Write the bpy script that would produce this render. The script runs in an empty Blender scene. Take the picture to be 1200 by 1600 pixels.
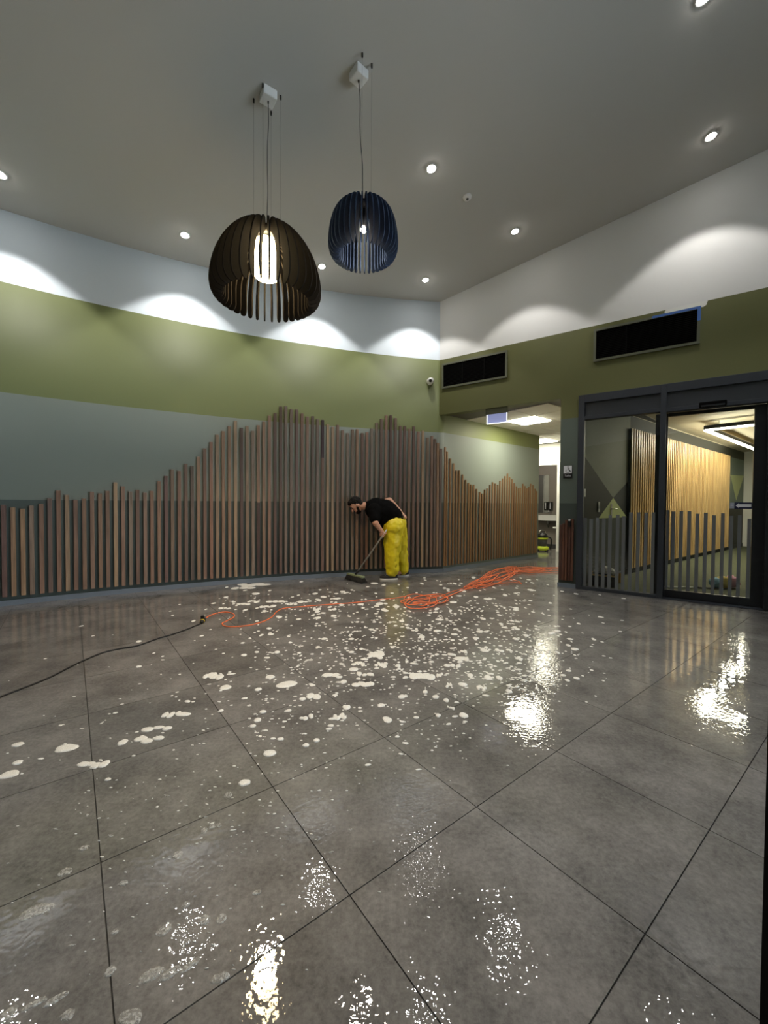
import bpy, bmesh, math, random
from mathutils import Vector, Matrix, noise

random.seed(7)
scn = bpy.context.scene
COL = scn.collection

# ------------------------------------------------------------------ camera
F_PX, CAM_H, PITCH, ROLL = 634.5, 1.2095, 0.0227, 0.0062
cam_data = bpy.data.cameras.new('camera')
cam = bpy.data.objects.new('camera', cam_data)
COL.objects.link(cam)
cam_data.sensor_fit = 'VERTICAL'
cam_data.sensor_height = 36.0
cam_data.lens = F_PX / 1600 * 36.0
cam_data.clip_start = 0.02
cam_data.clip_end = 100
FWD = Vector((0, math.cos(PITCH), -math.sin(PITCH)))
UP0 = Vector((0, math.sin(PITCH), math.cos(PITCH)))
RT = Vector((1, 0, 0)) * math.cos(ROLL) + UP0 * math.sin(ROLL)
UP = UP0 * math.cos(ROLL) - Vector((1, 0, 0)) * math.sin(ROLL)
EYE = Vector((0, 0, CAM_H))
cam.matrix_world = Matrix.Translation(EYE) @ Matrix((RT, UP, -FWD)).transposed().to_4x4()
scn.camera = cam

# ------------------------------------------------------------------ world, exposure
world = bpy.data.worlds.new('world')
scn.world = world
world.use_nodes = True
world.node_tree.nodes['Background'].inputs[0].default_value = (0.80, 0.89, 1.0, 1)
world.node_tree.nodes['Background'].inputs[1].default_value = 5.6
scn.view_settings.view_transform = 'Standard'
scn.view_settings.look = 'None'
scn.view_settings.gamma = 1.0
scn.view_settings.use_curve_mapping = False
scn.view_settings.exposure = 0.68

DOWNLIGHT_W = 34.0       # each recessed ceiling spot
PANEL_EMIT = 26.0         # corridor ceiling panels
LED_EMIT = 64.0          # linear lights in the glazed room
PENDANT_EMIT = 32.0
BULB_EMIT = 120.0


# ------------------------------------------------------------------ measuring helpers
def ray(px, py):
    return FWD + RT * ((px - 600) / F_PX) - UP * ((py - 800) / F_PX)


def ground(px, py, z=0.0):
    d = ray(px, py)
    return EYE + d * ((z - CAM_H) / d.z)


def at(px, py, depth):
    d = ray(px, py)
    return EYE + d * (depth / d.y)


def on_plane(px, py, p0, n):
    d = ray(px, py)
    p0 = Vector(p0)
    n = Vector(n)
    return EYE + d * ((p0 - EYE).dot(n) / d.dot(n))


def srgb(r, g, b):
    def f(c):
        c /= 255.0
        return c / 12.92 if c <= 0.04045 else ((c + 0.055) / 1.055) ** 2.4
    return (f(r), f(g), f(b), 1.0)


# plan of the place -------------------------------------------------
ARC_C = Vector((3.743, -5.883, 0))
ARC_R = 13.266
U = Vector((math.cos(0.65826), math.sin(0.65826), 0))      # floor tile axes
V = Vector((math.sin(0.65826), -math.cos(0.65826), 0))
TILE0 = Vector((-0.0988, 1.2241, 0))
CORNER = Vector((0.885, 7.13, 0))
RD = Vector((0.8131, -0.5821, 0))                           # along the right wall
RN = Vector((0.5821, 0.8131, 0))                            # away from the room
SOFFIT = 2.738
PAINT = 3.665


def RW(s, z=0.0, d=0.0):
    return CORNER + RD * s + RN * d + Vector((0, 0, z))


def rw_sz(px, py, d=0.0):
    p = on_plane(px, py, CORNER + RN * d, RN)
    return (p - CORNER).dot(RD), p.z


def arc_pt(phi, r=ARC_R, z=0.0):
    return Vector((ARC_C.x + r * math.cos(phi), ARC_C.y + r * math.sin(phi), z))


def arc_hit(px, py, r):
    d = ray(px, py)
    a = d.x ** 2 + d.y ** 2
    b = -2 * (d.x * ARC_C.x + d.y * ARC_C.y)
    c = ARC_C.x ** 2 + ARC_C.y ** 2 - r * r
    t = (-b + math.sqrt(b * b - 4 * a * c)) / (2 * a)
    return EYE + d * t


def ceil_z(x, y):
    return 5.356 + 0.0864 * x - 0.1069 * y


CEIL_N = Vector((-0.0864, -0.1069 * -1, 1)).normalized()


def ceil_hit(px, py):
    d = ray(px, py)
    n = Vector((-0.0864, 0.1069, 1))
    return EYE + d * ((5.356 - CAM_H) / d.dot(n))


# ------------------------------------------------------------------ materials
def new_mat(name):
    m = bpy.data.materials.new(name)
    m.use_nodes = True
    nt = m.node_tree
    bsdf = nt.nodes['Principled BSDF']
    return m, nt, bsdf


def N(nt, kind, **kw):
    n = nt.nodes.new(kind)
    for k, v in kw.items():
        setattr(n, k, v)
    return n


def plain(name, col, rough=0.5, metal=0.0, spec=0.5, emit=None, emit_s=0.0, bump=0.0, bump_scale=200.0, var=0.0, var_scale=6.0):
    m, nt, b = new_mat(name)
    b.inputs['Base Color'].default_value = col
    b.inputs['Roughness'].default_value = rough
    b.inputs['Metallic'].default_value = metal
    b.inputs['Specular IOR Level'].default_value = spec
    if emit:
        b.inputs['Emission Color'].default_value = emit
        b.inputs['Emission Strength'].default_value = emit_s
    tc = N(nt, 'ShaderNodeTexCoord')
    if bump:
        t = N(nt, 'ShaderNodeTexNoise')
        t.inputs['Scale'].default_value = bump_scale
        t.inputs['Detail'].default_value = 3
        bm_ = N(nt, 'ShaderNodeBump')
        bm_.inputs['Strength'].default_value = bump
        bm_.inputs['Distance'].default_value = 0.004
        nt.links.new(tc.outputs['Object'], t.inputs['Vector'])
        nt.links.new(t.outputs['Fac'], bm_.inputs['Height'])
        nt.links.new(bm_.outputs['Normal'], b.inputs['Normal'])
    if var:
        t = N(nt, 'ShaderNodeTexNoise')
        t.inputs['Scale'].default_value = var_scale
        t.inputs['Detail'].default_value = 5
        r = N(nt, 'ShaderNodeValToRGB')
        r.color_ramp.elements[0].position = 0.3
        r.color_ramp.elements[1].position = 0.7
        r.color_ramp.elements[0].color = tuple(c * (1 - var) for c in col[:3]) + (1,)
        r.color_ramp.elements[1].color = tuple(min(1, c * (1 + var)) for c in col[:3]) + (1,)
        nt.links.new(tc.outputs['Object'], t.inputs['Vector'])
        nt.links.new(t.outputs['Fac'], r.inputs['Fac'])
        nt.links.new(r.outputs['Color'], b.inputs['Base Color'])
    return m


def emitter(name, col, s):
    m = bpy.data.materials.new(name)
    m.use_nodes = True
    nt = m.node_tree
    nt.nodes.remove(nt.nodes['Principled BSDF'])
    e = N(nt, 'ShaderNodeEmission')
    e.inputs[0].default_value = col
    e.inputs[1].default_value = s
    nt.links.new(e.outputs[0], nt.nodes['Material Output'].inputs['Surface'])
    return m


def banded_paint(name, white, green, teal, dark):
    """wall paint in horizontal bands by height"""
    m, nt, b = new_mat(name)
    g = N(nt, 'ShaderNodeNewGeometry')
    sx = N(nt, 'ShaderNodeSeparateXYZ')
    dv = N(nt, 'ShaderNodeMath', operation='DIVIDE')
    dv.inputs[1].default_value = 6.0
    r = N(nt, 'ShaderNodeValToRGB')
    r.color_ramp.interpolation = 'CONSTANT'
    e = r.color_ramp.elements
    e[0].position = 0.0
    e[0].color = dark
    e[1].position = 1.200 / 6
    e[1].color = teal
    a = e.new(2.43 / 6)
    a.color = green
    a = e.new(PAINT / 6)
    a.color = white
    nt.links.new(g.outputs['Position'], sx.inputs[0])
    nt.links.new(sx.outputs['Z'], dv.inputs[0])
    nt.links.new(dv.outputs[0], r.inputs['Fac'])
    nt.links.new(r.outputs['Color'], b.inputs['Base Color'])
    b.inputs['Roughness'].default_value = 0.55
    t = N(nt, 'ShaderNodeTexNoise')
    t.inputs['Scale'].default_value = 120
    bm_ = N(nt, 'ShaderNodeBump')
    bm_.inputs['Strength'].default_value = 0.06
    bm_.inputs['Distance'].default_value = 0.003
    nt.links.new(g.outputs['Position'], t.inputs['Vector'])
    nt.links.new(t.outputs['Fac'], bm_.inputs['Height'])
    nt.links.new(bm_.outputs['Normal'], b.inputs['Normal'])
    return m


def wood(name, stops, grain=26.0, rough=0.45):
    """timber with grain along local Z and a colour of its own for every piece"""
    m, nt, b = new_mat(name)
    oi = N(nt, 'ShaderNodeObjectInfo')
    tc = N(nt, 'ShaderNodeTexCoord')
    add = N(nt, 'ShaderNodeVectorMath', operation='ADD')
    mul = N(nt, 'ShaderNodeVectorMath', operation='MULTIPLY')
    mul.inputs[1].default_value = (1, 1, 0.035)
    sc = N(nt, 'ShaderNodeVectorMath', operation='SCALE')
    sc.inputs['Scale'].default_value = 37.0
    comb = N(nt, 'ShaderNodeCombineXYZ')
    for k in range(3):
        nt.links.new(oi.outputs['Random'], comb.inputs[k])
    nt.links.new(comb.outputs[0], sc.inputs[0])
    nt.links.new(tc.outputs['Object'], mul.inputs[0])
    nt.links.new(mul.outputs[0], add.inputs[0])
    nt.links.new(sc.outputs[0], add.inputs[1])
    t = N(nt, 'ShaderNodeTexNoise')
    t.inputs['Scale'].default_value = grain * 3
    t.inputs['Detail'].default_value = 6
    t.inputs['Distortion'].default_value = 0.6
    nt.links.new(add.outputs[0], t.inputs['Vector'])
    r = N(nt, 'ShaderNodeValToRGB')
    els = r.color_ramp.elements
    els[0].position = 0
    els[0].color = stops[0]
    els[1].position = 1
    els[1].color = stops[-1]
    for i, c in enumerate(stops[1:-1]):
        a = els.new((i + 1) / (len(stops) - 1))
        a.color = c
    nt.links.new(oi.outputs['Random'], r.inputs['Fac'])
    gr = N(nt, 'ShaderNodeMapRange')
    gr.inputs['From Min'].default_value = 0.3
    gr.inputs['From Max'].default_value = 0.7
    gr.inputs['To Min'].default_value = 0.62
    gr.inputs['To Max'].default_value = 1.22
    nt.links.new(t.outputs['Fac'], gr.inputs['Value'])
    mx = N(nt, 'ShaderNodeVectorMath', operation='SCALE')
    nt.links.new(r.outputs['Color'], mx.inputs[0])
    nt.links.new(gr.outputs[0], mx.inputs['Scale'])
    nt.links.new(mx.outputs[0], b.inputs['Base Color'])
    b.inputs['Roughness'].default_value = rough
    bm_ = N(nt, 'ShaderNodeBump')
    bm_.inputs['Strength'].default_value = 0.15
    bm_.inputs['Distance'].default_value = 0.002
    nt.links.new(t.outputs['Fac'], bm_.inputs['Height'])
    nt.links.new(bm_.outputs['Normal'], b.inputs['Normal'])
    return m


def wet_tile(name, dry=False):
    m, nt, b = new_mat(name)
    g = N(nt, 'ShaderNodeNewGeometry')
    oi = N(nt, 'ShaderNodeObjectInfo')
    n1 = N(nt, 'ShaderNodeTexNoise')
    n1.inputs['Scale'].default_value = 3.2
    n1.inputs['Detail'].default_value = 9
    n1.inputs['Roughness'].default_value = 0.68
    n2 = N(nt, 'ShaderNodeTexNoise')
    n2.inputs['Scale'].default_value = 55
    n2.inputs['Detail'].default_value = 6
    n2.inputs['Roughness'].default_value = 0.75
    nt.links.new(g.outputs['Position'], n1.inputs['Vector'])
    nt.links.new(g.outputs['Position'], n2.inputs['Vector'])
    mix = N(nt, 'ShaderNodeMix')
    mix.inputs[0].default_value = 0.42
    nt.links.new(n1.outputs['Fac'], mix.inputs[2])
    nt.links.new(n2.outputs['Fac'], mix.inputs[3])
    r = N(nt, 'ShaderNodeValToRGB')
    r.color_ramp.elements[0].position = 0.36
    r.color_ramp.elements[0].color = srgb(62, 61, 61)
    r.color_ramp.elements[1].position = 0.64
    r.color_ramp.elements[1].color = srgb(126, 124, 122)
    nt.links.new(mix.outputs[0], r.inputs['Fac'])
    mr = N(nt, 'ShaderNodeMapRange')
    mr.inputs['To Min'].default_value = 0.86
    mr.inputs['To Max'].default_value = 1.1
    nt.links.new(oi.outputs['Random'], mr.inputs['Value'])
    sc = N(nt, 'ShaderNodeVectorMath', operation='SCALE')
    nt.links.new(r.outputs['Color'], sc.inputs[0])
    nt.links.new(mr.outputs[0], sc.inputs['Scale'])
    nt.links.new(sc.outputs[0], b.inputs['Base Color'])
    b.inputs['Roughness'].default_value = 0.55
    b.inputs['Specular IOR Level'].default_value = 0.3
    # water film with droplets: clear coat with its own relief
    b.inputs['Coat Weight'].default_value = 1.0
    b.inputs['Coat IOR'].default_value = 1.5
    b.inputs['Coat Roughness'].default_value = 0.006
    w1 = N(nt, 'ShaderNodeTexNoise')
    w1.inputs['Scale'].default_value = 16
    w1.inputs['Detail'].default_value = 2
    w2 = N(nt, 'ShaderNodeTexNoise')
    w2.inputs['Scale'].default_value = 62
    w2.inputs['Detail'].default_value = 1
    w3 = N(nt, 'ShaderNodeTexNoise')       # where the film is calm or beaded
    w3.inputs['Scale'].default_value = 1.1
    w3.inputs['Detail'].default_value = 2
    for w in (w1, w2, w3):
        nt.links.new(g.outputs['Position'], w.inputs['Vector'])
    calm = N(nt, 'ShaderNodeMapRange')
    calm.inputs['From Min'].default_value = 0.38
    calm.inputs['From Max'].default_value = 0.62
    calm.inputs['To Min'].default_value = 0.12
    calm.inputs['To Max'].default_value = 1.0
    nt.links.new(w3.outputs['Fac'], calm.inputs['Value'])
    ml = N(nt, 'ShaderNodeMath', operation='MULTIPLY')
    nt.links.new(w2.outputs['Fac'], ml.inputs[0])
    nt.links.new(calm.outputs[0], ml.inputs[1])
    ml2 = N(nt, 'ShaderNodeMath', operation='MULTIPLY_ADD')
    ml2.inputs[1].default_value = 0.8
    nt.links.new(w1.outputs['Fac'], ml2.inputs[0])
    nt.links.new(ml.outputs[0], ml2.inputs[2])
    bp = N(nt, 'ShaderNodeBump')
    bp.inputs['Strength'].default_value = 0.28
    bp.inputs['Distance'].default_value = 0.0040
    nt.links.new(ml2.outputs[0], bp.inputs['Height'])
    nt.links.new(bp.outputs['Normal'], b.inputs['Coat Normal'])
    return m


def foam_mat():
    m, nt, b = new_mat('soap_foam')
    g = N(nt, 'ShaderNodeNewGeometry')
    v = N(nt, 'ShaderNodeTexVoronoi')
    v.feature = 'DISTANCE_TO_EDGE'
    v.inputs['Scale'].default_value = 130
    nt.links.new(g.outputs['Position'], v.inputs['Vector'])
    r = N(nt, 'ShaderNodeMapRange')
    r.inputs['From Min'].default_value = 0.02
    r.inputs['From Max'].default_value = 0.16
    r.inputs['To Min'].default_value = 0.95
    r.inputs['To Max'].default_value = 0.78
    nt.links.new(v.outputs['Distance'], r.inputs['Value'])
    nt.links.new(r.outputs[0], b.inputs['Alpha'])
    b.inputs['Base Color'].default_value = srgb(236, 236, 232)
    b.inputs['Roughness'].default_value = 0.28
    bm_ = N(nt, 'ShaderNodeBump')
    bm_.inputs['Strength'].default_value = 0.5
    bm_.inputs['Distance'].default_value = 0.003
    nt.links.new(v.outputs['Distance'], bm_.inputs['Height'])
    nt.links.new(bm_.outputs['Normal'], b.inputs['Normal'])
    return m


def bubble_mat():
    """thin see-through film of bubbles"""
    m, nt, b = new_mat('soap_bubbles')
    g = N(nt, 'ShaderNodeNewGeometry')
    v = N(nt, 'ShaderNodeTexNoise')
    v.inputs['Scale'].default_value = 150
    v.inputs['Detail'].default_value = 3
    nt.links.new(g.outputs['Position'], v.inputs['Vector'])
    r = N(nt, 'ShaderNodeMapRange')
    r.inputs['From Min'].default_value = 0.35
    r.inputs['From Max'].default_value = 0.7
    r.inputs['To Min'].default_value = 0.16
    r.inputs['To Max'].default_value = 0.62
    nt.links.new(v.outputs['Fac'], r.inputs['Value'])
    nt.links.new(r.outputs[0], b.inputs['Alpha'])
    b.inputs['Base Color'].default_value = srgb(215, 216, 212)
    b.inputs['Roughness'].default_value = 0.15
    bm_ = N(nt, 'ShaderNodeBump')
    bm_.inputs['Strength'].default_value = 0.9
    bm_.inputs['Distance'].default_value = 0.006
    nt.links.new(v.outputs['Fac'], bm_.inputs['Height'])
    nt.links.new(bm_.outputs['Normal'], b.inputs['Normal'])
    return m


def glass_mat(name, tint=(0.93, 0.95, 0.94, 1)):
    m = bpy.data.materials.new(name)
    m.use_nodes = True
    nt = m.node_tree
    nt.nodes.remove(nt.nodes['Principled BSDF'])
    tr = N(nt, 'ShaderNodeBsdfTransparent')
    tr.inputs[0].default_value = tint
    gl = N(nt, 'ShaderNodeBsdfGlossy')
    gl.inputs['Roughness'].default_value = 0.01
    fr = N(nt, 'ShaderNodeFresnel')
    fr.inputs['IOR'].default_value = 1.5
    mx = N(nt, 'ShaderNodeMixShader')
    nt.links.new(fr.outputs[0], mx.inputs[0])
    nt.links.new(tr.outputs[0], mx.inputs[1])
    nt.links.new(gl.outputs[0], mx.inputs[2])
    nt.links.new(mx.outputs[0], nt.nodes['Material Output'].inputs['Surface'])
    return m


M = {}
M['paint_left'] = banded_paint('paint_left', srgb(214, 224, 232), srgb(119, 127, 82), srgb(138, 147, 140), srgb(94, 106, 104))
M['paint_right_shaded'] = banded_paint('paint_right_shaded', srgb(222, 222, 220), srgb(96, 98, 54), srgb(86, 97, 89), srgb(58, 68, 63))  # own olive green, plus teal and dark bands darkened for the pillar's dim light
M['ceiling'] = plain('ceiling_paint', srgb(198, 196, 190), 0.8, bump=0.08, bump_scale=90)
M['white'] = plain('white_paint', srgb(228, 228, 222), 0.6)
M['backroom'] = plain('beige_paint', srgb(190, 180, 154), 0.7)
M['skirting'] = plain('skirting_blue_grey', srgb(104, 114, 128), 0.4)
M['tile'] = wet_tile('wet_porcelain_tile')
M['grout'] = plain('grout', srgb(34, 33, 32), 0.6)
M['batten'] = wood('stained_timber', [srgb(78, 60, 55), srgb(114, 92, 80), srgb(150, 122, 96), srgb(102, 79, 76), srgb(122, 110, 98), srgb(134, 101, 84), srgb(94, 82, 74), srgb(158, 134, 108)])
M['batten_dark'] = wood('dark_stained_timber', [srgb(58, 42, 38), srgb(80, 60, 52), srgb(62, 44, 48)])
M['batten_hall'] = wood('hall_timber', [srgb(132, 98, 66), srgb(146, 112, 76), srgb(124, 90, 62), srgb(150, 116, 80)])
M['batten_red'] = wood('reddish_timber', [srgb(78, 48, 38), srgb(98, 62, 46), srgb(70, 44, 36)])
M['pine'] = wood('pale_timber', [srgb(206, 170, 112), srgb(216, 182, 124), srgb(198, 160, 104)])
M['frame'] = plain('aluminium_charcoal_blue', srgb(46, 51, 59), 0.5, 0.1)
M['frame_dark'] = plain('door_leaf_black', srgb(28, 30, 33), 0.4, 0.1)
M['panel_dark'] = plain('transom_infill', srgb(46, 50, 56), 0.5)
M['glass'] = glass_mat('clear_glass')
M['film'] = plain('grey_glass_film', srgb(100, 104, 106), 0.55)
M['black'] = plain('black_plastic', srgb(16, 16, 17), 0.4)
M['black_matt'] = plain('black_matt', srgb(9, 9, 9), 0.9, spec=0.1)
M['grille'] = plain('grille_black', srgb(13, 13, 12), 0.8, spec=0.1)
M['vent_frame'] = plain('vent_frame', srgb(92, 95, 76), 0.5)
M['chrome'] = plain('chrome', srgb(200, 200, 200), 0.2, 1.0)
M['wire'] = plain('steel_wire', srgb(150, 150, 148), 0.3, 0.8)
M['cord_grey'] = plain('grey_cord', srgb(70, 70, 72), 0.5)
M['white_plastic'] = plain('white_plastic', srgb(232, 232, 230), 0.35)
M['felt_black'] = plain('black_felt', srgb(34, 31, 28), 0.95, spec=0.05, bump=0.4, bump_scale=260, var=0.25, var_scale=180)
M['felt_blue'] = plain('blue_felt', srgb(58, 70, 92), 0.95, spec=0.05, bump=0.4, bump_scale=260, var=0.2, var_scale=180)
M['orange'] = plain('orange_pvc', srgb(238, 116, 62), 0.4)
M['cable_black'] = plain('black_rubber', srgb(14, 14, 15), 0.5)
M['yellow'] = plain('yellow_plastic', srgb(222, 190, 40), 0.45)
M['lime'] = plain('lime_plastic', srgb(188, 206, 50), 0.45)
M['foam'] = foam_mat()
M['bubbles'] = bubble_mat()
M['carpet'] = plain('green_carpet', srgb(80, 84, 62), 0.95, bump=0.5, bump_scale=300, var=0.25, var_scale=40)
M['mural_grey'] = plain('mural_mid_grey', srgb(128, 132, 120), 0.7, var=0.05, var_scale=20)
M['mural_dark'] = plain('mural_olive_black', srgb(42, 42, 32), 0.7)
M['mural_charcoal'] = plain('mural_charcoal', srgb(40, 44, 46), 0.7)
M['mural_low'] = plain('mural_grey_green', srgb(66, 72, 66), 0.7)
M['mural_lime'] = plain('mural_pale_green', srgb(196, 206, 148), 0.7)
M['mural_teal'] = plain('mural_teal', srgb(112, 126, 116), 0.7)
M['ceil_tile'] = plain('ceiling_tile', srgb(232, 230, 222), 0.9, bump=0.2, bump_scale=150)
M['tbar'] = plain('ceiling_grid', srgb(96, 92, 84), 0.6)
M['panel_light'] = emitter('panel_light', (1.0, 0.95, 0.74, 1), PANEL_EMIT)
M['panel_dim'] = emitter('panel_light_bathroom', (1.0, 0.93, 0.78, 1), 5.0)
M['led'] = emitter('led_strip', (1.0, 0.93, 0.72, 1), LED_EMIT)
M['spot_lens'] = emitter('spot_lens', (1.0, 0.96, 0.90, 1), 62.0)
M['opal'] = emitter('opal_tube', (1.0, 0.76, 0.40, 1), PENDANT_EMIT)
M['bulb'] = emitter('bulb', (1.0, 0.90, 0.78, 1), BULB_EMIT)
M['sign_glow'] = emitter('sign_edge', (0.95, 0.98, 1.0, 1), 1.6)
M['sign_face'] = plain('sign_face', srgb(140, 148, 196), 0.4, emit=srgb(150, 158, 205), emit_s=0.35)
M['navy'] = plain('navy_print', srgb(26, 30, 66), 0.4)
M['paper'] = plain('white_print', srgb(225, 226, 232), 0.5)
M['grey_print'] = plain('grey_print', srgb(150, 156, 176), 0.5)
M['tape'] = plain('blue_tape', srgb(62, 104, 176), 0.6)
M['skin'] = plain('skin', srgb(196, 146, 122), 0.5)
M['hair'] = plain('dark_hair', srgb(18, 14, 12), 0.7, spec=0.2, bump=0.8, bump_scale=160)
M['shirt'] = plain('black_cotton', srgb(9, 9, 10), 0.95, spec=0.08)
M['trouser'] = plain('yellow_waterproof', srgb(214, 196, 24), 0.42)
M['shoe'] = plain('black_canvas', srgb(14, 14, 15), 0.7)
M['rubber_white'] = plain('white_rubber', srgb(222, 222, 220), 0.5)
M['bristle'] = plain('black_bristle', srgb(20, 20, 19), 0.8)
M['broom_green'] = plain('broom_block', srgb(118, 128, 96), 0.6)
M['alu'] = plain('brushed_metal', srgb(178, 178, 172), 0.35, 0.7)
M['bath_wall'] = plain('bathroom_wall', srgb(150, 142, 134), 0.5)
M['bath_floor'] = plain('bathroom_floor', srgb(96, 92, 86), 0.25)
M['mirror'] = plain('mirror_glass', srgb(150, 150, 150), 0.05, 0.9)
M['ceramic'] = plain('white_ceramic', srgb(236, 236, 234), 0.15)
M['pink'] = plain('pink_fluff', srgb(245, 180, 205), 0.9)
M['blue_fluff'] = plain('blue_fluff', srgb(170, 215, 245), 0.9)
M['yellow_fluff'] = plain('yellow_fluff', srgb(250, 226, 140), 0.9)
M['cloth'] = plain('white_cloth', srgb(228, 228, 224), 0.9)
M['box_tan'] = plain('tan_card', srgb(190, 160, 110), 0.8)
M['amber'] = plain('amber_plastic', srgb(222, 168, 40), 0.4)


# ------------------------------------------------------------------ mesh helpers
class MB:
    def __init__(self):
        self.v, self.f = [], []

    def add(self, vs, fs):
        o = len(self.v)
        self.v += [Vector(p) for p in vs]
        self.f += [tuple(i + o for i in f) for f in fs]
        return self

    def box(self, c, size, ax=None):
        """box at centre c; ax = three axis vectors"""
        c = Vector(c)
        if ax is None:
            ax = (Vector((1, 0, 0)), Vector((0, 1, 0)), Vector((0, 0, 1)))
        ax = [Vector(a).normalized() * (s / 2) for a, s in zip(ax, size)]
        vs = [c + ax[0] * i + ax[1] * j + ax[2] * k for k in (-1, 1) for j in (-1, 1) for i in (-1, 1)]
        return self.add(vs, [(0, 2, 3, 1), (4, 5, 7, 6), (0, 1, 5, 4), (2, 6, 7, 3), (0, 4, 6, 2), (1, 3, 7, 5)])

    def prism(self, pts, off):
        """polygon pts extruded by vector off"""
        n = len(pts)
        off = Vector(off)
        vs = [Vector(p) for p in pts] + [Vector(p) + off for p in pts]
        fs = [tuple(range(n - 1, -1, -1)), tuple(range(n, 2 * n))]
        fs += [(i, (i + 1) % n, n + (i + 1) % n, n + i) for i in range(n)]
        return self.add(vs, fs)

    def tube(self, pts, r, seg=8, caps=True):
        pts = [Vector(p) for p in pts]
        rs = r if isinstance(r, (list, tuple)) else [r] * len(pts)
        n = len(pts)
        vs, fs = [], []
        prev = None
        for i, p in enumerate(pts):
            d = (pts[min(i + 1, n - 1)] - pts[max(i - 1, 0)])
            if d.length < 1e-9:
                d = Vector((0, 0, 1))
            d.normalize()
            if prev is None:
                a = d.orthogonal().normalized()
            else:
                a = prev - d * prev.dot(d)
                a = a.normalized() if a.length > 1e-6 else d.orthogonal().normalized()
            prev = a
            b = d.cross(a)
            for k in range(seg):
                t = 2 * math.pi * k / seg
                vs.append(p + (a * math.cos(t) + b * math.sin(t)) * rs[i])
        for i in range(n - 1):
            for k in range(seg):
                fs.append((i * seg + k, i * seg + (k + 1) % seg, (i + 1) * seg + (k + 1) % seg, (i + 1) * seg + k))
        if caps:
            fs.append(tuple(range(seg - 1, -1, -1)))
            fs.append(tuple((n - 1) * seg + k for k in range(seg)))
        return self.add(vs, fs)

    def lathe(self, prof, c, axis=(0, 0, 1), seg=24):
        """prof = list of (r, h) from one end to the other, around axis through c"""
        c = Vector(c)
        d = Vector(axis).normalized()
        a = d.orthogonal().normalized()
        b = d.cross(a)
        vs, fs = [], []
        for r, hh in prof:
            for k in range(seg):
                t = 2 * math.pi * k / seg
                vs.append(c + d * hh + (a * math.cos(t) + b * math.sin(t)) * max(r, 1e-4))
        n = len(prof)
        for i in range(n - 1):
            for k in range(seg):
                fs.append((i * seg + k, i * seg + (k + 1) % seg, (i + 1) * seg + (k + 1) % seg, (i + 1) * seg + k))
        fs.append(tuple(range(seg - 1, -1, -1)))
        fs.append(tuple((n - 1) * seg + k for k in range(seg)))
        return self.add(vs, fs)

    def ball(self, c, rad, ax=None, seg=16, rings=10):
        c = Vector(c)
        if not isinstance(rad, (tuple, list)):
            rad = (rad,) * 3
        if ax is None:
            ax = (Vector((1, 0, 0)), Vector((0, 1, 0)), Vector((0, 0, 1)))
        ax = [Vector(a).normalized() for a in ax]
        vs, fs = [], []
        for i in range(1, rings):
            ph = math.pi * i / rings
            for k in range(seg):
                t = 2 * math.pi * k / seg
                vs.append(c + ax[0] * rad[0] * math.sin(ph) * math.cos(t) + ax[1] * rad[1] * math.sin(ph) * math.sin(t) - ax[2] * rad[2] * math.cos(ph))
        vs.append(c - ax[2] * rad[2])
        vs.append(c + ax[2] * rad[2])
        for i in range(rings - 2):
            for k in range(seg):
                fs.append((i * seg + k, i * seg + (k + 1) % seg, (i + 1) * seg + (k + 1) % seg, (i + 1) * seg + k))
        s0, s1 = len(vs) - 2, len(vs) - 1
        for k in range(seg):
            fs.append((s0, (k + 1) % seg, k))
            fs.append((s1, (rings - 2) * seg + k, (rings - 2) * seg + (k + 1) % seg))
        return self.add(vs, fs)

    def capsule(self, p0, p1, r0, r1, seg=16):
        """tapered limb with round ends"""
        p0, p1 = Vector(p0), Vector(p1)
        d = p1 - p0
        L = d.length
        d.normalize()
        prof = []
        for i in range(7):
            t = math.pi / 2 * (i / 6)
            prof.append((r0 * math.sin(t), -r0 * math.cos(t)))
        for i in range(7):
            t = math.pi / 2 * (i / 6)
            prof.append((r1 * math.cos(t), L + r1 * math.sin(t)))
        return self.lathe(prof, p0, d, seg)

    def build(self, name, mat, parent=None, smooth=False, bevel=0.0, bevel_seg=2):
        if not self.v:
            return None
        lo = Vector((min(p.x for p in self.v), min(p.y for p in self.v), min(p.z for p in self.v)))
        hi = Vector((max(p.x for p in self.v), max(p.y for p in self.v), max(p.z for p in self.v)))
        c = Vector(((lo.x + hi.x) / 2, (lo.y + hi.y) / 2, lo.z))
        me = bpy.data.meshes.new(name)
        me.from_pydata([tuple(p - c) for p in self.v], [], self.f)
        me.update()
        bm = bmesh.new()
        bm.from_mesh(me)
        bmesh.ops.recalc_face_normals(bm, faces=bm.faces)
        bm.to_mesh(me)
        bm.free()
        if smooth:
            for p in me.polygons:
                p.use_smooth = True
        me.materials.append(M[mat] if isinstance(mat, str) else mat)
        o = bpy.data.objects.new(name, me)
        COL.objects.link(o)
        o.location = c
        if parent is not None:
            attach(o, parent)
        if bevel:
            b = o.modifiers.new('bevel', 'BEVEL')
            b.width = bevel
            b.segments = bevel_seg
            b.limit_method = 'ANGLE'
        return o


def wm(o):
    m = Matrix.LocRotScale(o.location, o.rotation_euler, o.scale)
    if o.parent:
        return wm(o.parent) @ o.matrix_parent_inverse @ m
    return m


def attach(o, parent):
    o.parent = parent
    o.matrix_parent_inverse = wm(parent).inverted()


def link_copy(mesh, name, loc, rot=(0, 0, 0), parent=None, scale=(1, 1, 1)):
    o = bpy.data.objects.new(name, mesh)
    COL.objects.link(o)
    o.location = loc
    o.rotation_euler = rot
    o.scale = scale
    if parent is not None:
        attach(o, parent)
    return o


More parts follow.
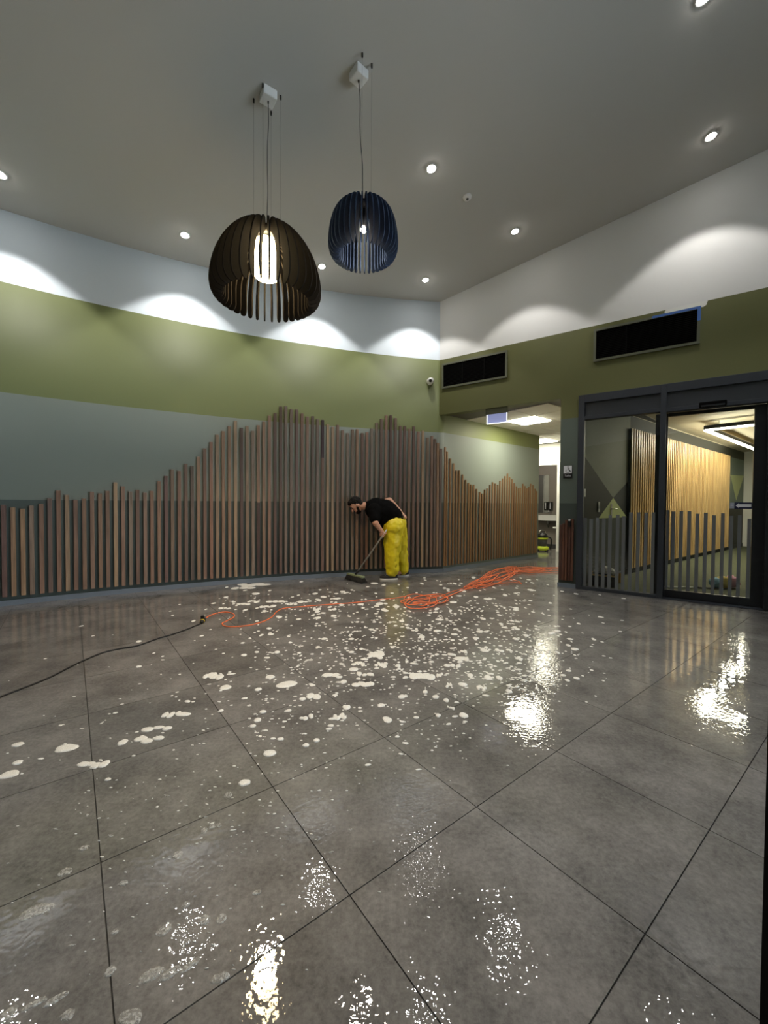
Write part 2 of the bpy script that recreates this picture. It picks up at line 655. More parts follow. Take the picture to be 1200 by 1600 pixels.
def mesh_of(mb, name, mat, smooth=False):
    o = mb.build(name, mat, smooth=smooth)
    me = o.data
    loc = o.location.copy()
    bpy.data.objects.remove(o)
    return me, loc


def empty(name, loc=(0, 0, 0), rz=0.0):
    o = bpy.data.objects.new(name, None)
    o.empty_display_size = 0.1
    COL.objects.link(o)
    o.location = loc
    o.rotation_euler = (0, 0, rz)
    return o


def tag(o, label=None, cat=None, group=None, kind=None):
    if label:
        o['label'] = label
    if cat:
        o['category'] = cat
    if group:
        o['group'] = group
    if kind:
        o['kind'] = kind
    return o


def structure(o, label=None):
    o['kind'] = 'structure'
    if label:
        o['label'] = label
    return o


def catmull(pts, n=6):
    pts = [Vector(p) for p in pts]
    out = []
    P = [pts[0]] + pts + [pts[-1]]
    for i in range(1, len(P) - 2):
        p0, p1, p2, p3 = P[i - 1], P[i], P[i + 1], P[i + 2]
        for k in range(n):
            t = k / n
            out.append(0.5 * ((2 * p1) + (p2 - p0) * t + (2 * p0 - 5 * p1 + 4 * p2 - p3) * t * t + (3 * p1 - p0 - 3 * p2 + p3) * t ** 3))
    out.append(pts[-1])
    return out


ZV = Vector((0, 0, 1))

# ================================================================== STRUCTURE
PHI_END = math.atan2(7.15 + 5.883, 1.03 - 3.743)
PHI_CORNER = math.atan2(CORNER.y + 5.883, CORNER.x - 3.743)
PHI_START = math.radians(143.5)
HALL0 = arc_pt(PHI_END)
HALL1 = Vector((3.49, 9.18, 0))
HALL_D = (HALL1 - HALL0).normalized()
HALL_N = Vector((HALL_D.y, -HALL_D.x, 0))          # towards the corridor
PLAY0 = Vector((2.98, 6.06, 0)) - U * 0.21                    # glazed room, left wall
PLAY_N = Vector((U.y, -U.x, 0))                    # into the glazed room
PLAYB = PLAY0 + U * 9.71
PLAYC = PLAYB + V * 7.0
END0 = Vector((4.25, 10.43, 0))                    # end wall of the corridor
RW_LEN = 7.5
ROOM_E = RW(RW_LEN)
BACK_Y = -3.6

# ---- curved left wall
mb = MB()
n = 72
vs, fs = [], []
for i in range(n + 1):
    ph = PHI_START + (PHI_END - PHI_START) * i / n
    a, b = arc_pt(ph), arc_pt(ph, ARC_R + 0.15)
    za = ceil_z(a.x, a.y) + 0.02
    vs += [a, Vector((a.x, a.y, za)), Vector((b.x, b.y, za)), b]
for i in range(n):
    o = i * 4
    for k in range(4):
        fs.append((o + k, o + (k + 1) % 4, o + 4 + (k + 1) % 4, o + 4 + k))
fs += [(0, 1, 2, 3), (n * 4 + 3, n * 4 + 2, n * 4 + 1, n * 4)]
mb.add(vs, fs)
wall_left = mb.build('wall_left', 'paint_left', smooth=False)
for p in wall_left.data.polygons:
    p.use_smooth = abs(p.normal.z) < 0.5
structure(wall_left, 'long curved wall painted in white, green and teal bands')


def arc_strip(phi0, phi1, r0, r1, z0, z1, n=60):
    vs, fs = [], []
    for i in range(n + 1):
        ph = phi0 + (phi1 - phi0) * i / n
        vs += [arc_pt(ph, r0, z0), arc_pt(ph, r0, z1), arc_pt(ph, r1, z1), arc_pt(ph, r1, z0)]
    for i in range(n):
        o = i * 4
        for k in range(4):
            fs.append((o + k, o + (k + 1) % 4, o + 4 + (k + 1) % 4, o + 4 + k))
    fs += [(0, 1, 2, 3), (n * 4 + 3, n * 4 + 2, n * 4 + 1, n * 4)]
    return vs, fs


mb = MB().add(*arc_strip(PHI_START, PHI_END, ARC_R - 0.014, ARC_R - 0.001, 0.0, 0.06))
hl = (HALL1 - HALL0).length
mb.box(HALL0 + HALL_D * hl / 2 + HALL_N * 0.0075 + ZV * 0.03, (hl, 0.013, 0.06), (HALL_D, HALL_N, ZV))
structure(mb.build('baseboard_left', 'skirting'), 'blue-grey skirting along the curved wall')

# ---- corridor walls
mb = MB()
mb.prism([HALL0, HALL1, HALL1 - HALL_N * 0.15, HALL0 - HALL_N * 0.15], (0, 0, SOFFIT + 0.02))
structure(mb.build('wall_corridor_left', 'paint_left'), 'green and teal corridor wall behind the timber battens')
ret1 = END0 - RD * 2.6
mb = MB()
dr = (ret1 - HALL1).normalized()
dn = Vector((-dr.y, dr.x, 0))
h1 = HALL1 - HALL_N * 0.002
mb.prism([h1, ret1, ret1 + dn * 0.15, h1 + dn * 0.15], (0, 0, SOFFIT + 0.02))
structure(mb.build('wall_corridor_return', 'white'))
# partition between corridor and glazed room
part0 = PLAY0 - PLAY_N * 0.12
mb = MB()
mb.prism([PLAY0, PLAYB, PLAYB - PLAY_N * 0.12, part0], (0, 0, SOFFIT + 0.02))
wall_partition = structure(mb.build('wall_partition', 'backroom'), 'wall with a triangle mural between the corridor and the glazed room')
# end wall with doorway
mb = MB()
DT0, DT1, DH = -1.05, 0.19, 2.20
mb.prism([END0 + RD * -2.6, END0 + RD * DT0, END0 + RD * DT0 + RN * 0.12, END0 + RD * -2.6 + RN * 0.12], (0, 0, SOFFIT + 0.02))
mb.prism([END0 + RD * DT1, END0 + RD * 2.75, END0 + RD * 2.75 + RN * 0.12, END0 + RD * DT1 + RN * 0.12], (0, 0, SOFFIT + 0.02))
q = [END0 + RD * DT0 + ZV * DH, END0 + RD * DT1 + ZV * DH, END0 + RD * DT1 + RN * 0.12 + ZV * DH, END0 + RD * DT0 + RN * 0.12 + ZV * DH]
mb.prism(q, (0, 0, SOFFIT + 0.02 - DH))
structure(mb.build('wall_corridor_end', 'white'), 'white wall over the bathroom doorway')
mb = MB()
for t0 in (DT0 - 0.03, DT1 + 0.0):
    mb.box(END0 + RD * (t0 + 0.015) - RN * 0.012 + ZV * (DH + 0.06) / 2, (0.06, 0.02, DH + 0.06), (RD, RN, ZV))
mb.box(END0 + RD * (DT0 + DT1) / 2 - RN * 0.012 + ZV * (DH + 0.03), (DT1 - DT0, 0.02, 0.06), (RD, RN, ZV))
structure(mb.build('door_3', 'white_plastic'), 'white architrave around the bathroom doorway')

# ---- bathroom shell
mb = MB()
B0 = END0 + RN * 1.85
mb.prism([B0 + RD * -2.4, B0 + RD * 2.6, B0 + RD * 2.6 + RN * 0.1, B0 + RD * -2.4 + RN * 0.1], (0, 0, SOFFIT))
structure(mb.build('wall_bathroom_back', 'bath_wall'), 'grey tiled bathroom wall seen through the doorway')
mb = MB()
for t0 in (-2.45, 2.6):
    mb.prism([END0 + RD * t0 + RN * 0.12, END0 + RD * t0 + RN * 1.9, END0 + RD * (t0 + 0.1) + RN * 1.9, END0 + RD * (t0 + 0.1) + RN * 0.12], (0, 0, SOFFIT))
structure(mb.build('wall_bathroom_side', 'bath_wall'))
mb = MB()
mb.prism([END0 + RD * -2.4 + ZV * SOFFIT, END0 + RD * 2.7 + ZV * SOFFIT, END0 + RD * 2.7 + RN * 1.95 + ZV * SOFFIT, END0 + RD * -2.4 + RN * 1.95 + ZV * SOFFIT], (0, 0, 0.08))
structure(mb.build('ceiling_bathroom', 'white'))

# ---- right wall: bulkhead, pillar, end
PIL0, _ = rw_sz(875.5, 700)
PIL1, _ = rw_sz(903.5, 700)
DOOR_END = 4.62
mb = MB()


def rw_block(mb, s0, s1, z0, z1=None, d0=0.0, d1=0.15):
    pts = [(s0, d0), (s1, d0), (s1, d1), (s0, d1)]
    vs = []
    for s, d in pts:
        vs.append(RW(s, z0, d))
    for s, d in pts:
        p = RW(s, 0, d)
        vs.append(Vector((p.x, p.y, (ceil_z(p.x, p.y) + 0.02) if z1 is None else z1)))
    mb.add(vs, [(3, 2, 1, 0), (4, 5, 6, 7), (0, 1, 5, 4), (1, 2, 6, 5), (2, 3, 7, 6), (3, 0, 4, 7)])


rw_block(mb, -0.02, RW_LEN, SOFFIT)
rw_block(mb, PIL0, PIL1, 0, SOFFIT)
rw_block(mb, DOOR_END, RW_LEN, 0, SOFFIT)
wall_right = structure(mb.build('wall_right', 'paint_right_shaded'), 'wall with white upper band and olive green bulkhead over the openings')
mb = MB()
rw_block(mb, PIL0 - 0.012, PIL1, 0, 0.06, -0.014, -0.001)
structure(mb.build('baseboard_right', 'skirting'), 'blue-grey skirting at the foot of the pillar')
# unpainted patch beside the larger vent (white showing past the green edge)
mb = MB()
q = [rw_sz(*p) for p in ((1038, 487.5), (1041, 484), (1097, 471), (1106, 469.5), (1104, 476), (1099, 479.5), (1094, 480), (1094, 478.5), (1040, 490.5))]
mb.prism([RW(s, z, -0.0015) for s, z in q], RN * 0.001)
mb.build('paint_patch', 'white', wall_right)['label'] = 'bare white patch above the larger vent'

# ---- the other sides of the room (behind the camera)
AS = arc_pt(PHI_START)
mb = MB()
loop = [ROOM_E, Vector((ROOM_E.x, BACK_Y, 0)), Vector((-6.6, BACK_Y, 0)), AS]
names = ['wall_far_right', 'wall_back', 'wall_far_left']
# unseen window added right of the camera to fill the room with soft light
WY0, WY1, WZ0, WZ1 = -3.2, 2.1, 0.08, 3.6
XR = ROOM_E.x
mb = MB()
for y0, y1, z0, top in ((BACK_Y, WY0, 0, None), (WY1, ROOM_E.y, 0, None), (WY0, WY1, 0, WZ0), (WY0, WY1, WZ1, None)):
    c4 = ((XR, y0), (XR, y1), (XR + 0.12, y1), (XR + 0.12, y0))
    vs = [Vector((x, y, z0)) for x, y in c4]
    vs += [Vector((x, y, top if top else ceil_z(x, y) + 0.02)) for x, y in c4]
    mb.add(vs, [(3, 2, 1, 0), (4, 5, 6, 7), (0, 1, 5, 4), (1, 2, 6, 5), (2, 3, 7, 6), (3, 0, 4, 7)])
structure(mb.build('wall_far_right', 'white'), 'white wall around the added unseen window right of the camera')
win = structure(empty('window_added', (XR + 0.06, (WY0 + WY1) / 2, 0)), 'unseen glazed front added for fill light right of the camera')
NM = 4
for k in range(NM + 1):
    y = min(max(WY0 + (WY1 - WY0) * k / NM, WY0 + 0.03), WY1 - 0.03)
    MB().box((XR + 0.06, y, (WZ0 + WZ1) / 2), (0.09, 0.06, WZ1 - WZ0)).build('frame_mullion', 'frame', win)
    if k < NM:
        yc = WY0 + (WY1 - WY0) * (k + 0.5) / NM
        MB().box((XR + 0.06, yc, (WZ0 + WZ1) / 2), (0.008, (WY1 - WY0) / NM - 0.07, WZ1 - WZ0)).build('glass_pane', 'glass', win)
for i in (1, 2):
    a, b = loop[i], loop[i + 1]
    d = (b - a).normalized()
    nn = Vector((-d.y, d.x, 0))      # outward
    mb = MB()
    vs = []
    for p in (a, b, b + nn * 0.12, a + nn * 0.12):
        vs.append(Vector((p.x, p.y, 0)))
    for p in (a, b, b + nn * 0.12, a + nn * 0.12):
        vs.append(Vector((p.x, p.y, ceil_z(p.x, p.y) + 0.02)))
    mb.add(vs, [(3, 2, 1, 0), (4, 5, 6, 7), (0, 1, 5, 4), (1, 2, 6, 5), (2, 3, 7, 6), (3, 0, 4, 7)])
    structure(mb.build(names[i], 'paint_left'))

# ---- sloping ceiling
pts = [arc_pt(PHI_START + (PHI_CORNER - PHI_START) * i / 40, ARC_R + 0.05) for i in range(41)]
pts += [RW(0.0, 0, 0.05), RW(RW_LEN, 0, 0.05), Vector((ROOM_E.x + 0.05, BACK_Y - 0.05, 0)), Vector((-6.65, BACK_Y - 0.05, 0))]
pts = [Vector((p.x, p.y, ceil_z(p.x, p.y))) for p in pts]
ceiling = structure(MB().prism(pts, (0, 0, 0.12)).build('ceiling', 'ceiling'), 'plain grey-white sloping ceiling')

# ---- floor slab and tiles
pts = [arc_pt(PHI_START + (PHI_END - PHI_START) * i / 30, ARC_R + 0.1) for i in range(31)]
pts += [HALL1 - HALL_N * 0.1, ret1, END0 - RD * 2.45 + RN * 1.9, END0 + RD * 2.65 + RN * 1.9, PLAYB, PLAYC, ROOM_E + RN * 0.15, Vector((ROOM_E.x + 0.1, BACK_Y - 0.1, 0)), Vector((-6.7, BACK_Y - 0.1, 0))]
pts = [Vector((p.x, p.y, -0.0045)) for p in pts]
mbf = MB().prism(pts, (0, 0, -0.1))
floor = structure(mbf.build('floor', 'grout'), 'wet grey porcelain tile floor')
tile_me, _ = mesh_of(MB().box((0, 0, -0.004), (0.5962, 0.5962, 0.008)), 'tile', 'tile')


def in_room(p, m=0.42):
    if (Vector((p.x, p.y, 0)) - ARC_C).length > ARC_R + m and (p - HALL0).dot(HALL_D) < 0:
        return False
    if p.y < -0.75 or p.x < -5.6 or p.x > 6.0:
        return False
    past = (p - CORNER).dot(RN)
    if past > m:
        # corridor only
        if (p - HALL0).dot(HALL_N) < -m or (p - PLAY0).dot(PLAY_N) > 0.1:
            return False
        if (p - END0).dot(RN) > 1.9:
            return False
    return True


count = 0
for i in range(-16, 20):
    for j in range(-18, 12):
        c = TILE0 + U * 0.6 * (i + 0.5) + V * 0.6 * (j + 0.5)
        if in_room(c):
            # skip what the picture cannot see from anywhere near the camera
            if abs(c.x) > 1.25 * max(c.y, 0) + 1.6:
                continue
            link_copy(tile_me, 'tile', (c.x, c.y, -0.008), (0, 0, 0.65826 + (i * 7 + j * 3) % 4 * math.pi / 2), floor)
            count += 1

# ---- corridor ceiling of square tiles on a grid
q = [RW(-0.15, SOFFIT + 0.012, 0.15), RW(PIL1 + 0.3, SOFFIT + 0.012, 0.15), END0 + RD * 2.7 + ZV * (SOFFIT + 0.012), END0 - RD * 2.6 + ZV * (SOFFIT + 0.012)]
cc = structure(MB().prism(q, (0, 0, 0.1)).build('ceiling_corridor', 'tbar'), 'suspended ceiling grid over the corridor')
ct_me, _ = mesh_of(MB().box((0, 0, 0.005), (0.582, 0.582, 0.01)), 'ceiling_tile', 'ceil_tile')
LP0 = Vector((2.65, 7.49, 0))
panels = [(0, 0), (4, -2)]
for i in range(-4, 9):
    for j in range(-5, 5):
        c = LP0 + U * 0.6 * i + V * 0.6 * j
        if (c - CORNER).dot(RN) < 0.36 or (c - END0).dot(RN) > -0.33:
            continue
        if (c - HALL0).dot(HALL_N) < 0.0 and (c - HALL1).dot(HALL_D) < 0.2:
            if (c - HALL0).dot(HALL_N) < -0.3:
                continue
        if (c - PLAY0).dot(PLAY_N) > -0.3:
            continue
        if (i, j) in panels:
            continue
        link_copy(ct_me, 'ceiling_tile', (c.x, c.y, SOFFIT + 0.001), (0, 0, 0.65826), cc)
for (i, j), lab in zip(panels, ('bright square ceiling light panel beside the hanging exit sign', 'bright square ceiling light panel at the far end of the corridor')):
    c = LP0 + U * 0.6 * i + V * 0.6 * j + ZV * (SOFFIT - 0.001)
    t = empty('ceiling_light_panel', c)
    MB().box(c - ZV * 0.008, (0.53, 0.53, 0.022), (U, V, ZV)).build('diffuser', 'panel_light', t)
    fr = MB()
    for s in (-1, 1):
        fr.box(c + U * 0.2825 * s + ZV * 0.002, (0.035, 0.6, 0.012), (U, V, ZV))
        fr.box(c + V * 0.2825 * s + ZV * 0.002, (0.53, 0.035, 0.012), (U, V, ZV))
    fr.build('frame', 'white_plastic', t)
    tag(t, lab, 'ceiling light', 'corridor light panels')
c = END0 + RN * 0.9 + RD * -0.5 + ZV * (SOFFIT - 0.012)
t = empty('ceiling_light_panel', c)
MB().box(c, (0.56, 0.56, 0.006), (RD, RN, ZV)).build('diffuser', 'panel_dim', t)
tag(t, 'ceiling light panel inside the bathroom beyond the doorway', 'ceiling light')

# ---- glazed room shell
CZ = SOFFIT + 0.02
mb = MB().prism([Vector((p.x, p.y, 0.004)) for p in (RW(PIL1 - 0.1, 0, 0.08), RW(RW_LEN, 0, 0.08), PLAYC, PLAYB, PLAY0)], (0, 0, -0.006))
structure(mb.build('floor_playroom', 'carpet'), 'green carpet behind the glass front')
mb = MB().prism([Vector((p.x, p.y, CZ)) for p in (RW(PIL1 - 0.15, 0, 0.15), RW(RW_LEN, 0, 0.15), PLAYC, PLAYB, PLAY0)], (0, 0, 0.1))
structure(mb.build('ceiling_playroom', 'backroom'), 'beige ceiling behind the glass front')
mb = MB().prism([PLAYB, PLAYC, PLAYC + U * 0.1, PLAYB + U * 0.1], (0, 0, CZ))
structure(mb.build('wall_playroom_far', 'white'), 'white far wall behind the glass front')
d = (ROOM_E - PLAYC).normalized()
nn = Vector((-d.y, d.x, 0))
mb = MB().prism([PLAYC, RW(RW_LEN, 0, 0.15), RW(RW_LEN, 0, 0.15) + nn * 0.1, PLAYC + nn * 0.1], (0, 0, CZ))
structure(mb.build('wall_playroom_right', 'backroom'))


def play_hit(px, py, off=0.0):
    p = on_plane(px, py, PLAY0 + PLAY_N * off, PLAY_N)
    return (p - PLAY0).dot(U), p.z


def PW(a, z, off=0.0):
    return PLAY0 + U * a + PLAY_N * off + ZV * z


# mural of big triangles painted on the left wall of the glazed room
az = [play_hit(*p) for p in ((957.7, 778), (913, 713), (985, 748), (935, 810), (979, 808))]
ax_, zx = az[0]
aL, aR = 0.03, 9.69


def clip_left(poly, a0):
    out = []
    for i in range(len(poly)):
        p, q = poly[i], poly[(i + 1) % len(poly)]
        if p[0] >= a0:
            out.append(p)
        if (p[0] >= a0) != (q[0] >= a0):
            t_ = (a0 - p[0]) / (q[0] - p[0])
            out.append((a0, p[1] + t_ * (q[1] - p[1])))
    return out


def T(pts, name, mat, off):
    return MB().prism([PW(a, z, 0.0005) for a, z in clip_left(pts, aL)], PLAY_N * off).build(name, mat, wall_partition)


k1 = (az[1][1] - zx) / (az[1][0] - ax_)
k2 = (az[2][1] - zx) / (az[2][0] - ax_)
k3 = (az[3][1] - zx) / (az[3][0] - ax_)
k4 = (az[4][1] - zx) / (az[4][0] - ax_)
T([(aL, 0.0), (aR, 0.0), (aR, 2.74), (aL, 2.74)], 'mural_ground', 'mural_grey', 0.002)
T([(ax_ + 0.62, 0.0), (aR, 0.0), (aR, 2.74), (ax_ + 0.62, 2.74)], 'mural_ground', 'mural_dark', 0.0025)
zb_m = play_hit(957, 809)[1]
T([(aL, 0.0), (ax_ + 0.9, 0.0), (ax_ + 0.9, zb_m), (aL, zb_m)], 'mural_band', 'mural_low', 0.0042)
T([(ax_, zx), (ax_ - 3, zx - 3 * k1), (ax_ - 3, 0.06), (ax_ - (zx - 0.06) / abs(k3), 0.06)], 'mural_triangle', 'mural_dark', 0.003)
T([(ax_, zx), (ax_ + 0.8, zx + k2 * 0.8), (ax_ + 0.8, 0.06), (ax_ + (zx - 0.06) / abs(k4), 0.06)], 'mural_triangle', 'mural_charcoal', 0.003)
T([(ax_, zx), (ax_ - (zx - 0.05) / abs(k3), 0.05), (ax_ + (zx - 0.05) / abs(k4), 0.05)], 'mural_triangle', 'mural_lime', 0.0036)['label'] = 'pale green triangle pointing up'
tri = [play_hit(*p) for p in ((1141, 742), (1162, 743.5), (1150, 782))]
b0 = play_hit(1143, 712)[0] - 0.3
T([(b0, 0.0), (aR, 0.0), (aR, 2.5), (b0, 2.5)], 'mural_ground', 'mural_teal', 0.003)
T([(b0, 0.0), (aR, 0.0), (aR, 1.12), (b0, 1.12)], 'mural_band', 'mural_dark', 0.004)
T(tri, 'mural_triangle', 'mural_lime', 0.0045)['label'] = 'pale green triangle pointing down'

# ================================================================== GLASS FRONT
FS = lambda px: rw_sz(px, 780)[0]
s_l0, s_l1 = PIL1, FS(911.5)
s_m0, s_m1 = FS(1029), FS(1038.5)
z_top, z_t1 = SOFFIT, 2.63
z_p0 = rw_sz(912, 651)[1]
z_r0 = rw_sz(912, 656.5)[1]
fixed = structure(empty('window_1', RW((s_l0 + s_m0) / 2, 0)), 'fixed glass panel with grey fence-like film beside the pillar')


def bar(name, s0, s1, z0, z1, mat, parent, d0=-0.03, d1=0.07, bevel=0.003):
    m = MB()
    rw_block(m, s0, s1, z0, z1, d0, d1)
    return m.build(name, mat, parent, bevel=bevel)


bar('frame_post', s_l0, s_l1, 0, z_top, 'frame', fixed)
bar('frame_mullion', s_m0, s_m1, 0, z_top, 'frame', fixed)
bar('frame_head', s_l1, s_m0, z_t1, z_top, 'frame', fixed)
bar('frame_rail', s_l1, s_m0, z_r0, z_p0, 'frame', fixed)
bar('infill_panel', s_l1, s_m0, z_p0, z_t1, 'panel_dark', fixed, 0.0, 0.03, 0)
bar('frame_sill', s_l1, s_m0, 0, 0.045, 'frame', fixed)
bar('glass_pane', s_l1, s_m0, 0.045, z_r0, 'glass', fixed, 0.015, 0.023, 0)
# sliding leaf runs behind the fixed line
door = structure(empty('door_1', RW((s_m1 + DOOR_END) / 2, 0)), 'dark sliding glass door with grey fence-like film and arrow sticker')
bar('frame_head', s_m1, DOOR_END, z_t1, z_top, 'frame', door)
bar('infill_panel', s_m1, DOOR_END, rw_sz(1045, 638)[1], z_t1, 'panel_dark', door, 0.0, 0.03, 0)
z_k = rw_sz(1045, 638)[1]
z_d1 = rw_sz(1045, 644)[1]
bar('frame_rail', s_m1, DOOR_END, z_d1, z_k, 'frame', door)
bar('frame_jamb', FS(1197), DOOR_END, 0, z_d1, 'frame_dark', door)
LD0, LD1 = 0.075, 0.12        # leaf depth range
z_g1 = rw_sz(1045, 651, LD0)[1]
LS = lambda px: rw_sz(px, 780, LD0)[0]
z_g0 = rw_sz(1045, 921.5, LD0)[1]
sg0, sg1 = LS(1041.5), LS(1176)
bar('door_stile', LS(1022), sg0, 0.012, z_d1, 'frame_dark', door, LD0, LD1)
bar('door_stile', sg1, LS(1200), 0.012, z_d1, 'frame_dark', door, LD0, LD1)
bar('door_rail', sg0, sg1, z_g1, z_d1, 'frame_dark', door, LD0, LD1)
bar('door_rail', sg0, sg1, 0.012, z_g0, 'frame_dark', door, LD0, LD1)
bar('glass_pane', sg0, sg1, z_g0, z_g1, 'glass', door, LD0 + 0.018, LD0 + 0.026, 0)
bar('floor_track', s_m1, DOOR_END, 0.0, 0.01, 'frame', door, -0.02, 0.13, 0)
# strips of film on the panes
for px, py in ((914.5, 809), (923.8, 811), (933.7, 809), (943.5, 810), (953.5, 805), (965.4, 804.5), (974.8, 806.5), (986, 800.5), (998, 800.5), (1009.6, 801), (1021, 800.5)):
    s, z = rw_sz(px, py, 0.012)
    w = (rw_sz(px + 2.8, py, 0.012)[0] - rw_sz(px - 2.8, py, 0.012)[0])
    m = MB()
    rw_block(m, max(s - w / 2, s_l1 + 0.002), min(s + w / 2, s_m0 - 0.002), 0.047, z, 0.0135, 0.0145)
    m.build('film_strip', 'film', fixed)
for px, py in ((1042.5, 797), (1052.5, 799), (1064.8, 798.5), (1077.3, 798.5), (1090, 802.5), (1102.9, 801), (1115.9, 805), (1129.7, 802), (1143, 806), (1156, 805), (1171, 810.5)):
    s, z = rw_sz(px, py, LD0 + 0.016)
    w = (rw_sz(px + 3.0, py, LD0)[0] - rw_sz(px - 3.0, py, LD0)[0])
    m = MB()
    rw_block(m, max(s - w / 2, sg0 + 0.002), min(s + w / 2, sg1 - 0.002), z_g0 + 0.002, z, LD0 + 0.0155, LD0 + 0.0165)
    m.build('film_strip', 'film', door)

# motion sensor over the door
sa, za = rw_sz(1092, 638, -0.06)
sb, zb = rw_sz(1136, 625, -0.06)
t = empty('door_sensor', RW((sa + sb) / 2, za + 0.01, -0.05))
m = MB()
zc = (za + zb) / 2 - 0.0
rw_block(m, sa, sb, zc - 0.03, zc + 0.035, -0.085, -0.031)
m.build('housing', 'black_matt', t, bevel=0.012, bevel_seg=3)
m = MB()
rw_block(m, sa + 0.02, sb - 0.02, zc - 0.024, zc - 0.004, -0.088, -0.084)
m.build('lens_strip', 'frame_dark', t)
tag(t, 'black motion sensor bar mounted over the sliding door', 'sensor')

# arrow sticker on the door glass
sa, za = rw_sz(1147.5, 795, LD0 + 0.014)
sb, zb = rw_sz(1177, 785, LD0 + 0.014)
t = empty('arrow_sticker', RW((sa + sb) / 2, za, LD0 + 0.014))
m = MB()
rw_block(m, sa, sb, za, zb, LD0 + 0.0135, LD0 + 0.0145)
m.build('backing', 'navy', t)
zm = (za + zb) / 2
hh = (zb - za)
L = sb - sa
pts = [(sa + 0.06 * L, zm), (sa + 0.24 * L, zm + 0.38 * hh), (sa + 0.24 * L, zm + 0.22 * hh), (sb - 0.1 * L, zm + 0.22 * hh), (sb - 0.1 * L, zm - 0.22 * hh), (sa + 0.24 * L, zm - 0.22 * hh), (sa + 0.24 * L, zm - 0.38 * hh)]
MB().prism([RW(a, z, LD0 + 0.0132) for a, z in pts], RN * -0.0006).build('arrow', 'paper', t)
s2 = rw_sz(1140.5, 790, LD0 + 0.014)[0]
m = MB()
rw_block(m, s2, sa - 0.002, za + 0.004, zb - 0.004, LD0 + 0.0135, LD0 + 0.0145)
m.build('text_panel', 'grey_print', t)
m = MB()
for k in range(3):
    zz = za + 0.016 + k * (hh - 0.03) / 2.4
    rw_block(m, s2 + 0.006, sa - 0.008, zz, zz + 0.006, LD0 + 0.0128, LD0 + 0.0132)
m.build('printed_line', 'paper', t)
tag(t, 'navy sticker with white arrow pointing left on the sliding door', 'sticker')

# ================================================================== TIMBER BATTENS
BW, BDP = 0.042, 0.034
tops = [(5.2, 788.8), (19.9, 793), (35, 795), (48.8, 790), (64.2, 787.4), (77.4, 778.5), (91, 766.4), (104.5, 773.3), (117.8, 781), (131.3, 779), (143.7, 768.6),
        (156.2, 770.9), (167.9, 767), (180.2, 753.7), (191.9, 759.9), (203.9, 768), (214.9, 765.4), (226.7, 769.8), (237.3, 767), (248.4, 752), (259.3, 743.6), (269.2, 733.5), (280, 735.8), (290.5, 724.8),
        (300.2, 728), (310.2, 713.8), (320, 700.6), (330, 690.6), (339.4, 679), (348.8, 673.5), (358.5, 666), (368, 657.5), (377.5, 668.5), (386.3, 665.6), (395.3, 673), (403.8, 664.4), (412.4, 658.5), (421.2, 649.4), (430.2, 645.3),
        (438.8, 635), (446.9, 634.4), (455.4, 639.4), (464, 640), (472.3, 645.9), (480.6, 650.6), (488.8, 650), (496.5, 655), (504.5, 656), (512.5, 663), (520.3, 666.9), (528, 663.8), (535.6, 672), (543.6, 676.5),
        (551.3, 671), (558.5, 670.6), (566.5, 676.5), (573.8, 675), (581.3, 669.4), (588.8, 660.6), (596.3, 654.4), (603.8, 649), (611, 648.8), (618.5, 653), (626.1, 665.6), (633, 665.6), (640, 670), (647, 666), (654, 674.4), (661.3, 673), (668.5, 683.8), (675.3, 681),
        (680.2, 685.6), (684.8, 692), (689.3, 700.8), (694.2, 698.5), (699.4, 705.6), (704.4, 716.5), (709.3, 724), (714, 735), (718.4, 735), (723.5, 741.5), (728.3, 749.8), (732.9, 754.5), (736.8, 757), (741, 757.4), (745.5, 764), (750.3, 769), (754.2, 771.3), (758, 765), (762, 763), (766.3, 757.7), (770.5, 753.4), (774.5, 755.5), (778.5, 757.4), (782, 751.4), (786, 747.6), (790, 744), (793.7, 740), (797, 745.8), (801, 749), (804.3, 755), (807.7, 759.7), (811, 763), (814, 762), (817.6, 755.8), (821, 759.3), (824, 763), (827, 761), (830, 755.8), (833.6, 758), (837, 763.7), (839.4, 767.3)]
screen = empty('batten_screen', arc_pt((PHI_START + PHI_END) / 2 - 0.12, ARC_R - 0.02))
tag(screen, 'long screen of brown timber battens with mountain-shaped top along the wall', 'wall panelling')
Z0B = 0.105


def batten_mesh(h, w=BW, dp=BDP):
    m = MB().box((0, 0, h / 2), (w, dp, h))
    me, _ = mesh_of(m, 'batten', 'batten')
    return me


def batten(p, ang, z0, z1, mat, parent, w=BW, dp=BDP):
    me = bpy.data.meshes.new('batten')
    b = MB().box((0, 0, (z1 - z0) / 2), (w, dp, z1 - z0))
    me.from_pydata([tuple(v) for v in b.v], [], b.f)
    me.materials.append(M[mat])
    o = link_copy(me, 'batten', (p.x, p.y, z0), (0, 0, ang), parent)
    bv = o.modifiers.new('bevel', 'BEVEL')
    bv.width = 0.002
    bv.segments = 1
    return o


